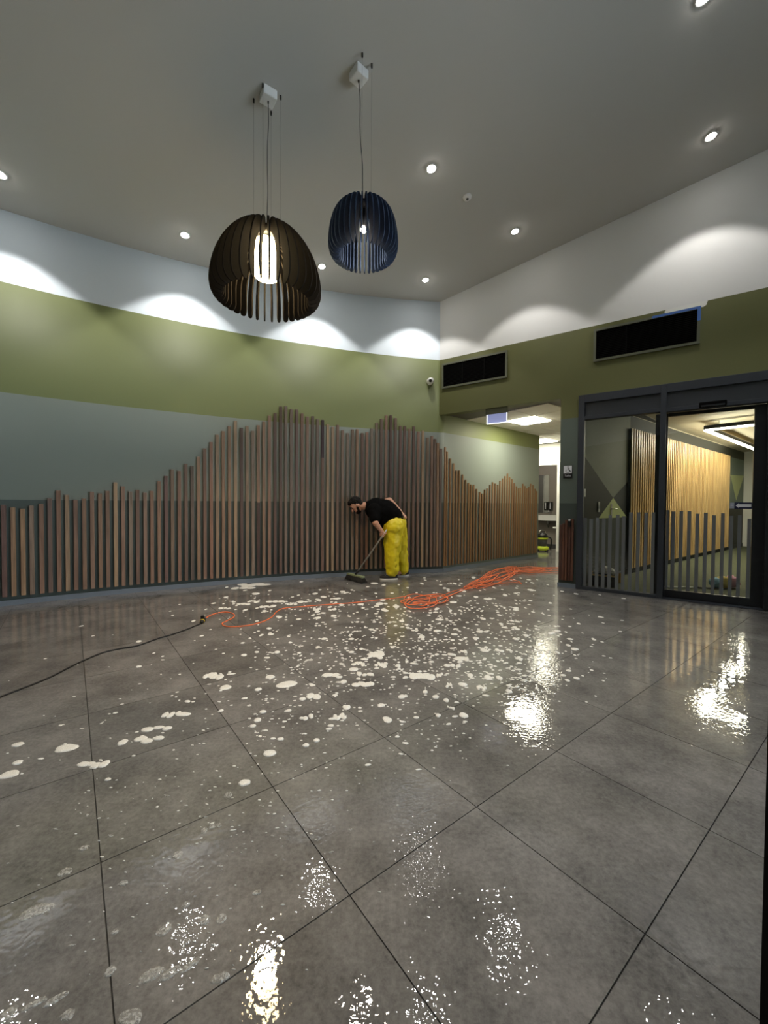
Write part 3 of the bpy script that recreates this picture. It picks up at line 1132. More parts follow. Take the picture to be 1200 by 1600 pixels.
ang_hall = math.atan2(HALL_D.y, HALL_D.x)
rb = random.Random(3)
for k, (px, py) in enumerate(tops):
    if px < 690.5:
        p = arc_hit(px, py, ARC_R - BDP)
        ph = math.atan2(p.y - ARC_C.y, p.x - ARC_C.x)
        q = arc_pt(ph, ARC_R - BDP / 2 - 0.0005)
        ang = ph - math.pi / 2
    else:
        p = on_plane(px, py, HALL0 + HALL_N * 0.022, HALL_N)
        t_ = (p - HALL0).dot(HALL_D)
        q = HALL0 + HALL_D * max(t_, 0.02 + 0.0) + HALL_N * 0.0115
        ang = ang_hall
    mat = 'batten' if px < 690.5 else 'batten_hall'
    zt = p.z
    cut = {35: 1.20, 47: 1.92, 66: 1.55, 25: None}.get(k)
    if cut:
        batten(q, ang, Z0B, cut, 'batten_dark' if k == 35 else 'batten', screen)
        batten(q, ang, cut + 0.002, zt, 'batten_dark' if k == 47 else 'batten', screen)
    else:
        batten(q, ang, Z0B, zt, mat, screen, *((BW, BDP) if px < 690.5 else (0.032, 0.022)))

# short group on the pillar
pscreen = empty('batten_screen', RW((PIL0 + PIL1) / 2, 0, -0.02))
tag(pscreen, 'short group of reddish timber battens on the pillar beside the glass', 'wall panelling')
angR = math.atan2(RD.y, RD.x)
for px, py in ((876.2, 820), (880.3, 818), (885.0, 812.5), (890.0, 816), (894.6, 810.5)):
    s, z = rw_sz(px, py, -BDP)
    p = RW(s, 0, -BDP / 2 - 0.0005)
    batten(p, angR, Z0B, z, 'batten_red', pscreen, w=0.032)

# small black device with a white top on the pillar battens
s, z = rw_sz(890.2, 811.5, -0.04)
t = empty('wall_button', RW(s, z - 0.1, -0.036))
m = MB()
rw_block(m, s - 0.02, s + 0.02, z - 0.105, z, -0.062, -0.036)
m.build('housing', 'black', t, bevel=0.005)
m = MB()
rw_block(m, s - 0.015, s + 0.015, z - 0.022, z + 0.004, -0.066, -0.05)
m.build('cap', 'white_plastic', t, bevel=0.006)
tag(t, 'narrow black wall device with white top on the pillar battens', 'wall switch')

# pale battens behind the glass
gs = empty('timber_feature', PW(5, 0, 0.03))
tag(gs, 'wide panel of pale timber battens behind the glass front', 'wall panelling')
ga, _ = play_hit(989, 780, 0.09)
gb, _ = play_hit(1142, 780, 0.09)
zt0 = play_hit(989, 668, 0.09)[1]
MB().prism([PW(ga, 0.1, 0.004), PW(gb, 0.1, 0.004), PW(gb, zt0, 0.004), PW(ga, zt0, 0.004)], PLAY_N * 0.04).build('backing_board', 'mural_charcoal', gs)
MB().prism([PW(ga - 0.02, 0.0, 0.004), PW(aR, 0.0, 0.004), PW(aR, 0.1, 0.004), PW(ga - 0.02, 0.1, 0.004)], PLAY_N * 0.012).build('kickboard', 'mural_charcoal', gs)
me, _ = mesh_of(MB().box((0, 0, (zt0 - 0.1) / 2), (0.044, 0.017, zt0 - 0.1)), 'batten', 'pine')
angU = math.atan2(U.y, U.x)
nb = int((gb - ga) / 0.098)
for i in range(nb + 1):
    p = PW(ga + 0.02 + i * (gb - ga - 0.04) / nb, 0.1, 0.0530)
    link_copy(me, 'batten', p, (0, 0, angU), gs)

# ================================================================== PENDANT LAMPS
def fin_mesh(prof, thick, name, mat):
    m = MB()
    n = len(prof)
    vs, fs = [], []
    for (o, i) in prof:
        for y in (-thick / 2, thick / 2):
            vs.append((o[0], y, o[1]))
            vs.append((i[0], y, i[1]))
    for k in range(n - 1):
        a = k * 4
        b = a + 4
        fs += [(a, a + 1, b + 1, b), (a + 2, b + 2, b + 3, a + 3), (a, b, b + 2, a + 2), (a + 1, a + 3, b + 3, b + 1)]
    e = (n - 1) * 4
    fs += [(0, 2, 3, 1), (e, e + 1, e + 3, e + 2)]
    m.add(vs, fs)
    me = bpy.data.meshes.new(name)
    me.from_pydata([tuple(v) for v in m.v], [], m.f)
    me.materials.append(M[mat])
    me.update()
    return me


def squash(prof, k):
    return [((o[0], o[1] * k), (i[0], i[1] * k)) for o, i in prof]


def dense(prof, n=3):
    o = catmull([Vector((a[0][0], 0, a[0][1])) for a in prof], n)
    i = catmull([Vector((a[1][0], 0, a[1][1])) for a in prof], n)
    return [((p.x, p.z), (q.x, q.z)) for p, q in zip(o, i)]


def pendant(name, c, z0, prof, nf, thick, mat, label, canopy, wires, hub_r, hub_z):
    """slatted shade of upright fins round one axis; c = plan centre, z0 = lower rim"""
    t = empty(name, (c[0], c[1], z0))
    fm = fin_mesh(dense(prof), thick, 'fin', mat)
    for k in range(nf):
        link_copy(fm, 'fin', (c[0], c[1], z0), (0, 0, 2 * math.pi * (k + 0.5) / nf), t)
    MB().lathe([(hub_r, 0), (hub_r, 0.02), (0.03, 0.022)], (c[0], c[1], z0 + hub_z), seg=24).build('hub', 'black', t, True)
    # ceiling box
    cz = ceil_z(canopy[0], canopy[1])
    ca = canopy[2]
    a1 = Vector((math.cos(ca), math.sin(ca), 0))
    a2 = Vector((-math.sin(ca), math.cos(ca), 0))
    m = MB().box((canopy[0], canopy[1], cz - 0.026), (0.125, 0.125, 0.085), (a1, a2, ZV))
    cb = m.build('ceiling_box', 'white_plastic', t, bevel=0.01, bevel_seg=3)
    # power cord with a slight bend
    top = Vector((canopy[0], canopy[1], cz - 0.066))
    bot = Vector((c[0], c[1], z0 + hub_z + 0.02))
    mid = [top.lerp(bot, k / 6) + Vector((0.006 * math.sin(k * 1.9), 0.004 * math.cos(k * 2.3), 0)) * (0 if k in (0, 6) else 1) for k in range(7)]
    MB().tube(catmull(mid, 5), 0.0035, 6).build('power_cord', 'cord_grey', t, True)
    MB().lathe([(0.007, 0), (0.007, 0.02), (0.004, 0.022)], top - ZV * 0.02, seg=8).build('cord_grip', 'black', cb)
    for (wx, wy) in wires:
        wz = ceil_z(wx, wy)
        w = MB().tube([(wx, wy, wz - 0.03), (wx, wy, z0 + hub_z + 0.015)], 0.0011, 5).build('suspension_wire', 'wire', t)
        MB().lathe([(0.008, 0), (0.008, 0.034), (0.005, 0.037)], (wx, wy, wz - 0.035), seg=10).build('wire_grip', 'black', w)
    tag(t, label, 'pendant lamp', 'slatted pendant lamps')
    return t


big_prof = [((.396, .000), (.388, .006)), ((.436, .010), (.372, .03)), ((.472, .045), (.366, .07)), ((.490, .12), (.366, .14)), ((.483, .24), (.364, .26)),
            ((.455, .37), (.340, .37)), ((.412, .49), (.296, .47)), ((.352, .60), (.236, .555)), ((.284, .685), (.17, .62)), ((.208, .74), (.115, .665)), ((.15, .762), (.105, .70))]
BC = (-1.083, 3.755)
big = pendant('pendant_lamp', BC, 3.035, squash(big_prof, 0.87), 38, 0.011, 'felt_black', 'large black felt-finned pendant lamp with glowing warm tube inside',
              (-1.06, 3.72, 0.62), [(-1.083, 3.64), (-1.20, 3.752), (-0.955, 3.745), (-1.075, 3.868)], 0.17, 0.587)
m = MB().lathe([(0.02, 0), (0.10, 0.002), (0.108, 0.01), (0.108, 0.315), (0.10, 0.323), (0.02, 0.325)], (BC[0], BC[1], 3.255), seg=28)
m.build('lamp_tube', 'opal', big, True)
MB().lathe([(0.045, 0), (0.045, 0.03), (0.03, 0.038)], (BC[0], BC[1], 3.582), seg=16).build('lamp_holder', 'black', big, True)


def lamp_beam(c, z, watt, col, parent, size):
    ld = bpy.data.lights.new('lamp_beam', 'SPOT')
    ld.energy = watt
    ld.color = col
    ld.spot_size = math.radians(size)
    ld.spot_blend = 0.6
    ld.shadow_soft_size = 0.08
    lo = bpy.data.objects.new('lamp_beam', ld)
    COL.objects.link(lo)
    lo.location = (c[0], c[1], z)
    attach(lo, parent)


lamp_beam(BC, 3.16, 115.0, (1.0, 0.74, 0.44), big, 125)

small_prof = [((.222, .0), (.214, .005)), ((.258, .008), (.206, .025)), ((.29, .04), (.202, .055)), ((.308, .105), (.202, .12)), ((.306, .20), (.202, .21)),
              ((.292, .30), (.195, .30)), ((.268, .385), (.178, .372)), ((.225, .455), (.145, .425)), ((.165, .495), (.11, .455)), ((.11, .508), (.085, .47))]
SC = (-0.198, 3.645)
small = pendant('pendant_lamp', SC, 3.372, squash(small_prof, 0.92), 38, 0.008, 'felt_blue', 'smaller dark blue felt-finned pendant lamp with a small bright bulb',
                (-0.243, 3.615, 0.72), [(-0.205, 3.48), (-0.128, 3.56)], 0.12, 0.418)
MB().ball((SC[0], SC[1], 3.62), 0.026).build('bulb', 'bulb', small, True)
MB().lathe([(0.03, 0), (0.03, 0.13), (0.02, 0.14)], (SC[0], SC[1], 3.647), seg=16).build('lamp_holder', 'black', small, True)
lamp_beam(SC, 3.575, 14.0, (1.0, 0.88, 0.74), small, 130)

# ================================================================== CEILING SPOTS
cn = Vector((-0.0864, 0.1069, 1)).normalized()
spots = [((-3.967, 4.249), 'recessed ceiling spotlight at the left edge over the white wall band'),
         ((-2.54, 5.213), 'recessed ceiling spotlight left of the large black pendant lamp'),
         ((-0.925, 5.976), 'recessed ceiling spotlight between the two pendant lamps'),
         ((0.499, 4.576), 'recessed ceiling spotlight right of the small blue pendant lamp'),
         ((1.756, 5.599), 'recessed ceiling spotlight behind the round ceiling sensor'),
         ((0.63, 6.464), 'recessed ceiling spotlight closest to the wall corner'),
         ((3.498, 4.468), 'recessed ceiling spotlight over the larger vent on the right'),
         ((2.50, 3.30), 'recessed ceiling spotlight cut by the top edge of the picture'),
         ((4.75, 2.35), None), ((-4.9, 2.2), None), ((-1.7, 1.6), None), ((1.6, 1.0), None), ((-3.3, -0.9), None), ((0.0, -1.6), None), ((3.6, -1.2), None)]
for (x, y), lab in spots:
    z = ceil_z(x, y)
    p = Vector((x, y, z))
    t = empty('ceiling_spotlight', p)
    MB().lathe([(0.046, -0.006), (0.058, -0.008), (0.062, -0.003), (0.062, 0.0), (0.046, 0.0)], p, cn, 24).build('trim_ring', 'white_plastic', t, True)
    MB().lathe([(0.016, -0.020), (0.032, -0.016), (0.043, -0.009), (0.045, -0.002)], p, cn, 20).build('lens', 'spot_lens', t)
    tag(t, lab or 'recessed ceiling spotlight behind the camera', 'spotlight', 'recessed ceiling spotlights')
    ld = bpy.data.lights.new('spot_beam', 'SPOT')
    ld.energy = DOWNLIGHT_W
    ld.color = (1.0, 0.965, 0.92)
    ld.spot_size = math.radians(98)
    ld.spot_blend = 0.22
    ld.shadow_soft_size = 0.045
    lo = bpy.data.objects.new('spot_beam', ld)
    COL.objects.link(lo)
    lo.location = p - ZV * 0.07
    attach(lo, t)

# round sensor on the ceiling
p = ceil_hit(730, 307.5)
t = empty('ceiling_sensor', p)
MB().lathe([(0.052, 0.0), (0.05, -0.014), (0.034, -0.026)], p, cn, 24).build('base', 'white_plastic', t, True)
MB().ball(p - cn * 0.028, 0.016).build('lens', 'cord_grey', t, True)
tag(t, 'small round white sensor on the ceiling between two spotlights', 'sensor')

# ================================================================== WALL FITTINGS
def vent(corners, label, nblade=17):
    """corners: px of lower-left, upper-left, upper-right, lower-right of the frame"""
    sz = [rw_sz(*c, -0.02) for c in corners]
    s0 = (sz[0][0] + sz[1][0]) / 2
    s1 = (sz[2][0] + sz[3][0]) / 2
    z0 = (sz[0][1] + sz[3][1]) / 2
    z1 = (sz[1][1] + sz[2][1]) / 2
    t = empty('air_vent', RW((s0 + s1) / 2, z0, -0.01))
    w = 0.03
    for a, b, c, d in ((s0, s1, z0, z0 + w), (s0, s1, z1 - w, z1), (s0, s0 + w, z0 + w, z1 - w), (s1 - w, s1, z0 + w, z1 - w)):
        m = MB()
        rw_block(m, a, b, c, d, -0.028, -0.001)
        m.build('frame_bar', 'vent_frame', t)
    m = MB()
    rw_block(m, s0 + w, s1 - w, z0 + w, z1 - w, -0.006, -0.002)
    m.build('backing', 'black_matt', t)
    for k in range(nblade):
        zz = z0 + w + (k + 0.5) * (z1 - z0 - 2 * w) / nblade
        m = MB()
        m.box(RW((s0 + s1) / 2, zz, -0.013), (s1 - s0 - 2 * w, 0.013, 0.003), (RD, (RN + ZV * 0.7), ZV - RN * 0.7))
        m.build('blade', 'grille', t)
    for k in (1, 2):
        m = MB()
        sc = s0 + (s1 - s0) * k / 3
        rw_block(m, sc - 0.005, sc + 0.005, z0 + w, z1 - w, -0.024, -0.007)
        m.build('divider', 'grille', t)
    tag(t, label, 'vent', 'wall air vents')
    return s0, s1, z0, z1


vent([(690.5, 607.5), (690.5, 570), (792.5, 546), (792.5, 590)], 'smaller dark air vent over the corridor opening')
v2 = vent([(927.5, 565.5), (927.5, 514), (1094, 480), (1094, 536.5)], 'larger dark air vent with blue tape over the glass front')
s0, s1, z0, z1 = v2
tp = empty('masking_tape', RW(s1 - 0.2, z1 - 0.03, -0.03))
sa = rw_sz(1019, 500)[0]
m = MB()
rw_block(m, sa, s1 + 0.004, z1 - 0.026, z1 + 0.004, -0.0305, -0.0285)
m.build('tape_strip', 'tape', tp)
m = MB()
rw_block(m, s1 - 0.03, s1 + 0.004, z0 + (z1 - z0) * 0.62, z1 - 0.026, -0.0305, -0.0285)
m.build('tape_strip', 'tape', tp)
tag(tp, 'blue masking tape on the upper right corner of the larger vent', 'tape')

# security camera
p = arc_hit(673.5, 594.5, ARC_R - 0.07)
ph = math.atan2(p.y - ARC_C.y, p.x - ARC_C.x)
nin = (ARC_C - Vector((p.x, p.y, 0))).normalized()
wallp = arc_pt(ph, ARC_R - 0.001, p.z)
t = empty('security_camera', wallp)
MB().lathe([(0.058, 0), (0.058, 0.018), (0.05, 0.03)], wallp, nin, 24).build('base', 'white_plastic', t, True)
look = (Vector((-0.1, 3, 2.2)) - wallp).normalized()
cb = wallp + nin * 0.052
MB().ball(cb, 0.056, seg=20, rings=14).build('ball', 'white_plastic', t, True)
MB().lathe([(0.027, 0.045), (0.027, 0.058), (0.012, 0.060)], cb, look, 20).build('lens', 'black', t, True)
tag(t, 'white ball security camera with black lens near the wall corner', 'camera')

# edge-lit exit sign seen from behind, hung from the bulkhead soffit
sa, zb_ = rw_sz(760.5, 662.5, 0.07)
sb, zt_ = rw_sz(792.5, 643.5, 0.07)
t = empty('exit_sign', RW((sa + sb) / 2, SOFFIT - 0.001, 0.07))
zlow = rw_sz(776, 661.5, 0.07)[1]
zup = rw_sz(776, 646.5, 0.07)[1]
m = MB()
rw_block(m, sa - 0.015, sb + 0.01, zup, SOFFIT - 0.001, 0.045, 0.095)
m.build('housing', 'vent_frame', t, bevel=0.004)
m = MB()
rw_block(m, sa + 0.008, sb - 0.008, zlow + 0.008, zup, 0.066, 0.074)
m.build('acrylic_panel', 'sign_face', t)
for a, b, c, d in ((sa, sb, zlow, zlow + 0.009), (sa, sa + 0.009, zlow + 0.009, zup - 0.001), (sb - 0.009, sb, zlow + 0.009, zup - 0.001)):
    m = MB()
    rw_block(m, a, b, c, d, 0.064, 0.076)
    m.build('lit_edge', 'sign_glow', t)
tag(t, 'blank pale blue back of a lit hanging exit sign', 'sign')

# accessible toilet sign
s0, z0 = rw_sz(880.2, 747.5)
s1, z1 = rw_sz(894.8, 727)
t = empty('toilet_sign', RW((s0 + s1) / 2, z0, -0.004))
m = MB()
rw_block(m, s0, s1, z0, z1, -0.012, -0.001)
m.build('plate', 'black', t, bevel=0.004)
W_ = s1 - s0
zs0 = z1 - W_ * 0.94
m = MB()
rw_block(m, s0 + 0.05 * W_, s1 - 0.05 * W_, zs0, z1 - 0.05 * W_, -0.0135, -0.0125)
m.build('symbol_panel', 'paper', t)


def sp(u, v):
    return RW(s0 + u * W_, zs0 + v * W_ * 0.9, -0.0142)


m = MB()
m.lathe([(0.065 * W_, 0), (0.065 * W_, 0.001)], sp(0.52, 0.83), -RN, 14)
ring = [sp(0.50 + 0.21 * math.cos(a), 0.33 + 0.21 * math.sin(a)) for a in [math.radians(130 + i * 20) for i in range(14)]]
m.tube(ring, 0.028 * W_, 6)
m.tube([sp(0.52, 0.72), sp(0.52, 0.46), sp(0.70, 0.46), sp(0.80, 0.22), sp(0.87, 0.24)], 0.036 * W_, 6)
m.tube([sp(0.52, 0.60), sp(0.68, 0.60)], 0.028 * W_, 6)
m.build('wheelchair_symbol', 'black', t)
cu = bpy.data.curves.new('lettering', 'FONT')
cu.body = 'Toilet'
cu.size = W_ * 0.30
cu.align_x = 'CENTER'
cu.align_y = 'CENTER'
cu.extrude = 0.0004
tmp = bpy.data.objects.new('lettering_tmp', cu)
COL.objects.link(tmp)
bpy.context.view_layer.update()
tme = bpy.data.meshes.new_from_object(tmp.evaluated_get(bpy.context.evaluated_depsgraph_get()))
bpy.data.objects.remove(tmp)
tme.materials.clear()
tme.materials.append(M['paper'])
lt = bpy.data.objects.new('lettering', tme)
COL.objects.link(lt)
c = RW((s0 + s1) / 2, (z0 + zs0) / 2 + 0.002, -0.0128)
lt.matrix_world = Matrix.Translation(c) @ Matrix((RD, ZV, -RN)).transposed().to_4x4()
lt.parent = t
lt.matrix_parent_inverse = wm(t).inverted()
tag(t, 'black and white accessible toilet sign on the pillar', 'sign')

# ================================================================== CORRIDOR END: bathroom things
BP = lambda px, py, off=0.0: on_plane(px, py, B0 - RN * off, RN)


def bblock(mb, p0, p1, d0, d1):
    """block on the bathroom back wall between two points (t,z), standing d0..d1 off it"""
    t0, t1 = sorted((p0[0], p1[0]))
    za, zb = sorted((p0[1], p1[1]))
    a = [(t0, d0), (t1, d0), (t1, d1), (t0, d1)]
    return mb.prism([B0 + RD * t_ - RN * d_ + ZV * za for t_, d_ in a], (0, 0, zb - za))


def bt(px, py, off=0.0):
    p = BP(px, py, off)
    return ((p - B0).dot(RD), p.z)


t = empty('wall_mirror', BP(850, 800))
a, b = bt(836, 801), bt(858, 742)
bblock(MB(), a, b, 0.001, 0.014).build('glass', 'mirror', t)
tag(t, 'frameless bathroom mirror on the grey wall beyond the doorway', 'mirror')
for k, (x0, x1) in enumerate(((850, 855.6), (857.2, 862.8))):
    a, b = bt(x0, 797.5, 0.1), bt(x1, 784, 0.1)
    t = empty('soap_dispenser', B0 + RD * (a[0] + b[0]) / 2 + ZV * a[1])
    db_ = bblock(MB(), a, b, 0.016, 0.11).build('body', 'black', t, bevel=0.012)
    bblock(MB(), (a[0] + 0.03, a[1] + 0.04), (a[0] + 0.055, b[1] - 0.03), 0.11, 0.114).build('window_strip', 'paper', db_)
    tag(t, ('black wall soap dispenser nearer the mirror edge, left of a pair', 'black wall soap dispenser right of a pair above the basin')[k], 'dispenser', 'soap dispensers in the bathroom')
a, b = bt(838, 813, 0.4), bt(869.5, 805.5, 0.4)
t = empty('wash_basin', B0 + RD * (a[0] + b[0]) / 2 - RN * 0.2 + ZV * a[1])
tw = b[0] - a[0]
m = MB()
o4 = [(a[0], 0.006), (b[0], 0.006), (b[0], 0.42), (a[0], 0.42)]
i4 = [(a[0] + 0.04, 0.08), (b[0] - 0.04, 0.08), (b[0] - 0.04, 0.38), (a[0] + 0.04, 0.38)]
P_ = lambda td, z: B0 + RD * td[0] - RN * td[1] + ZV * z
vs = [P_(x, a[1]) for x in o4] + [P_(x, b[1]) for x in o4] + [P_(x, b[1]) for x in i4] + [P_(x, a[1] + 0.03) for x in i4]
fs = [(3, 2, 1, 0)] + [(i, (i + 1) % 4, 4 + (i + 1) % 4, 4 + i) for i in range(4)] + [(4 + i, 4 + (i + 1) % 4, 8 + (i + 1) % 4, 8 + i) for i in range(4)] + [(8 + i, 8 + (i + 1) % 4, 12 + (i + 1) % 4, 12 + i) for i in range(4)] + [(12, 13, 14, 15)]
m.add(vs, fs)
m.build('bowl', 'ceramic', t)
tm = (a[0] + b[0]) / 2
MB().tube(catmull([P_((tm, 0.06), b[1]), P_((tm, 0.06), b[1] + 0.12), P_((tm, 0.14), b[1] + 0.15), P_((tm, 0.19), b[1] + 0.10)], 5), 0.012, 8).build('tap', 'chrome', t, True)
MB().tube(catmull([P_((tm, 0.2), a[1]), P_((tm, 0.2), a[1] - 0.12), P_((tm, 0.16), a[1] - 0.2), P_((tm, 0.1), a[1] - 0.12), P_((tm, 0.02), a[1] - 0.1)], 5), 0.018, 8).build('waste_trap', 'chrome', t, True)
tag(t, 'white wall-hung wash basin beyond the doorway', 'basin')
t = empty('fold_down_shelf', END0 + RN * 0.6 + RD * 0.3 + ZV * 0.85)
p = on_plane(866, 824, END0 + RN * 0.7, RN)
m = MB().box(p + RD * 0.20 + ZV * 0.0, (0.4, 0.35, 0.035), (RD, RN, ZV))
m.build('shelf_board', 'ceramic', t, bevel=0.01)
MB().box(p + RD * 0.30 - ZV * 0.42, (0.06, 0.25, 0.8), (RD, RN, ZV)).build('support', 'bath_wall', t)
tag(t, 'low white shelf edge just beyond the doorway frame', 'shelf')

# wet-dry vacuum standing at the end of the corridor
vp = ground(847, 861)
t = empty('vacuum_cleaner', vp)
vb_ = MB().lathe([(0.05, 0.02), (0.15, 0.03), (0.165, 0.06), (0.15, 0.11), (0.12, 0.13)], vp, seg=20).build('base', 'lime', t, True)
for k in range(4):
    a = k * math.pi / 2 + 0.6
    w = vp + Vector((math.cos(a) * 0.15, math.sin(a) * 0.15, 0.028))
    MB().lathe([(0.028, -0.015), (0.028, 0.015)], w, (math.cos(a + 1.2), math.sin(a + 1.2), 0), 12).build('caster', 'black', vb_, True)
MB().lathe([(0.10, 0.12), (0.115, 0.16), (0.115, 0.28), (0.11, 0.30)], vp, seg=20).build('tank', 'cord_grey', t, True)
MB().lathe([(0.13, 0.30), (0.14, 0.33), (0.14, 0.345)], vp, seg=20).build('rim', 'lime', t, True)
MB().lathe([(0.135, 0.345), (0.13, 0.40), (0.09, 0.45), (0.05, 0.47)], vp, seg=20).build('motor_head', 'black', t, True)
MB().tube(catmull([vp + Vector((-0.07, 0, 0.44)), vp + Vector((-0.06, 0, 0.52)), vp + Vector((0.06, 0, 0.52)), vp + Vector((0.07, 0, 0.44))], 6), 0.012, 8).build('handle', 'chrome', t, True)
MB().tube(catmull([vp + Vector((0.13, -0.02, 0.36)), vp + Vector((0.2, -0.05, 0.33)), vp + Vector((0.21, -0.06, 0.2)), vp + Vector((0.2, -0.04, 0.08)), vp + Vector((0.23, 0.02, 0.03))], 6), 0.018, 8).build('hose', 'black', t, True)
tag(t, 'lime and black wet vacuum standing at the corridor end', 'vacuum cleaner')

# ================================================================== THINGS BEHIND THE GLASS
# linear lights in a V under the ceiling
t = empty('linear_light', at(1103, 672, 7.5))
LZ = 2.58
A_ = ground(1103, 673, LZ)
C_ = ground(1181, 703, LZ)
B_ = A_ + V * 1.6
for e in (C_, B_):
    dd = (e - A_).normalized()
    sd = Vector((-dd.y, dd.x, 0))
    c = (A_ + e) / 2
    L = (e - A_).length
    hb = MB().box(c + ZV * 0.055, (L, 0.07, 0.07), (dd, sd, ZV)).build('housing', 'black', t)
    MB().box(c + ZV * 0.006, (L - 0.02, 0.06, 0.02), (dd, sd, ZV)).build('diffuser', 'led', t)
    for s in (0.12, 0.88):
        q = A_.lerp(e, s)
        MB().tube([q + ZV * 0.09, Vector((q.x, q.y, CZ - 0.004))], 0.003, 6).build('suspension_wire', 'wire', t)
tag(t, 'V-shaped black linear light glowing behind the sliding door', 'ceiling light')
# second run of the same light further right, out of the picture
# switches and handle on the mural wall
for px, py, w, hgt, lab in ((912.9, 770, 0.075, 0.115, 'upper white wall switch on the mural by the frame post'), (935.7, 792, 0.05, 0.16, 'tall narrow white wall switch on the dark mural triangle')):
    a, z = play_hit(px, py, 0.01)
    t = empty('wall_switch', PW(a, z - hgt / 2, 0.004))
    MB().box(PW(a, z, 0.0105), (w, 0.01, hgt), (U, PLAY_N, ZV)).build('plate', 'white_plastic', t, bevel=0.003)
    MB().box(PW(a, z, 0.018), (w * 0.4, 0.006, hgt * 0.35), (U, PLAY_N, ZV)).build('rocker', 'paper', t)
    tag(t, lab, 'switch')
a, z = play_hit(957.5, 800, 0.03)
t = wall_partition
MB().box(PW(a, z, 0.009), (0.045, 0.008, 0.26), (U, PLAY_N, ZV)).build('handle_plate', 'chrome', t, bevel=0.003)
MB().tube(catmull([PW(a, z + 0.05, 0.013), PW(a, z + 0.05, 0.055), PW(a + 0.02, z + 0.05, 0.062), PW(a + 0.11, z + 0.05, 0.062)], 4), 0.009, 8).build('handle_lever', 'chrome', t, True)['label'] = 'chrome lever handle on the pale green mural triangle'

# caddy with rags and bottle on the carpet just behind the fixed glass
cp = ground(942, 917) + RN * 0.12
t = empty('cleaning_caddy', cp)
m = MB()
w2, d2, hh = 0.16, 0.11, 0.17
for sx, sy, lx, ly in ((0, -1, 2 * w2, 0.012), (0, 1, 2 * w2, 0.012), (-1, 0, 0.012, 2 * d2), (1, 0, 0.012, 2 * d2)):
    m.box(cp + RD * (sx * (w2 - 0.006)) + RN * (sy * (d2 - 0.006)) + ZV * (hh / 2 + 0.006), (lx, ly, hh), (RD, RN, ZV))
m.box(cp + ZV * 0.012, (2 * w2, 2 * d2, 0.012), (RD, RN, ZV))
m.build('bin', 'black', t)
m = MB()
for sx in (-1, 1):
    m.box(cp + RD * sx * (w2 + 0.004) + ZV * (hh - 0.005), (0.02, 2 * d2 + 0.03, 0.022), (RD, RN, ZV))
for sy in (-1, 1):
    m.box(cp + RN * sy * (d2 + 0.004) + ZV * (hh - 0.005), (2 * w2 - 0.012, 0.02, 0.022), (RD, RN, ZV))
m.build('rim', 'box_tan', t)
tag(t, 'black cleaning caddy with tan rim behind the fixed glass', 'caddy')
for k, (o1, o2, r, rz, lab) in enumerate(((0.0, 0.0, (0.075, 0.06, 0.06), 0.235, 'crumpled white rag heaped in the middle of the caddy'), (0.095, -0.02, (0.05, 0.05, 0.05), 0.215, 'crumpled white rag at the right end of the caddy'), (-0.11, 0.02, (0.038, 0.045, 0.04), 0.20, 'small cream rag at the left end of the caddy'))):
    m = MB().ball(cp + RD * o1 + RN * o2 + ZV * rz, r, (RD, RN, ZV), 18, 12)
    for i, v in enumerate(m.v):
        m.v[i] = v + noise.noise_vector(v * 22) * 0.022
    tag(m.build('rag', 'cloth', None, True), lab, 'rag', 'rags in the caddy')
bp_ = cp + RD * 0.075 + RN * 0.05 + ZV * 0.02
t = empty('spray_bottle', bp_)
MB().lathe([(0.03, 0), (0.034, 0.01), (0.034, 0.13), (0.014, 0.17), (0.014, 0.2)], bp_, seg=14).build('body', 'black', t, True)
MB().box(bp_ + ZV * 0.225 - RD * 0.015, (0.075, 0.028, 0.04), (RD, RN, ZV)).build('trigger_head', 'black', t, bevel=0.006)
tag(t, 'black spray bottle standing in the cleaning caddy', 'bottle')
yp = ground(968.5, 911.5) + RN * 0.05
t = empty('plastic_bottle', yp)
MB().lathe([(0.036, 0.004), (0.04, 0.012), (0.04, 0.10), (0.018, 0.135), (0.016, 0.15)], yp, seg=16).build('body', 'amber', t, True)
MB().lathe([(0.02, 0.148), (0.02, 0.175), (0.012, 0.178)], yp, seg=12).build('cap', 'paper', t, True)
tag(t, 'amber yellow bottle on the carpet beside the caddy', 'bottle')
# long duster with a fluffy head
d0, d1 = ground(1030, 916.5, 0.02), ground(1116, 919, 0.02)
t = empty('feather_duster', (d0 + d1) / 2)
MB().tube([d0, d0.lerp(d1, 0.62)], 0.012, 8).build('pole', 'white_plastic', t, True)
MB().tube([d0.lerp(d1, 0.62), d1], 0.011, 8).build('grip', 'black', t, True)
for px, r, mt in ((1117, 0.075, 'blue_fluff'), (1129, 0.085, 'yellow_fluff'), (1143, 0.09, 'pink')):
    q = ground(px, 919, 0.0)
    m = MB()
    m.ball(q + ZV * (r + 0.004), (r, r, r * 0.95), None, 22, 14)
    for i, v in enumerate(m.v):
        nn_ = noise.noise(v * 38)
        m.v[i] = v + (v - (q + ZV * r)) * nn_ * 0.3
        m.v[i].z = max(m.v[i].z, 0.006)
    m.build('fluffy_head', mt, t, True)
tag(t, 'long duster with fluffy blue, yellow and pink head on carpet', 'duster')

# near right edge: black upright panel
p = at(1186.5, 1600, 0.80)           # far vertical edge of the panel
q = empty('upright_panel', (p.x + 0.25, p.y, 0))
MB().box((p.x + 0.25, p.y - 0.02, 0.54), (0.5, 0.04, 0.98)).build('board', 'black_matt', q)
for k in (0.06, 0.44):
    MB().box((p.x + k, p.y - 0.11, 0.026), (0.05, 0.22, 0.05)).build('foot', 'black_matt', q, bevel=0.005)
tag(q, 'black upright panel edge close to the camera at right', 'panel')

# ================================================================== CORDS ON THE FLOOR
RO = 0.0047


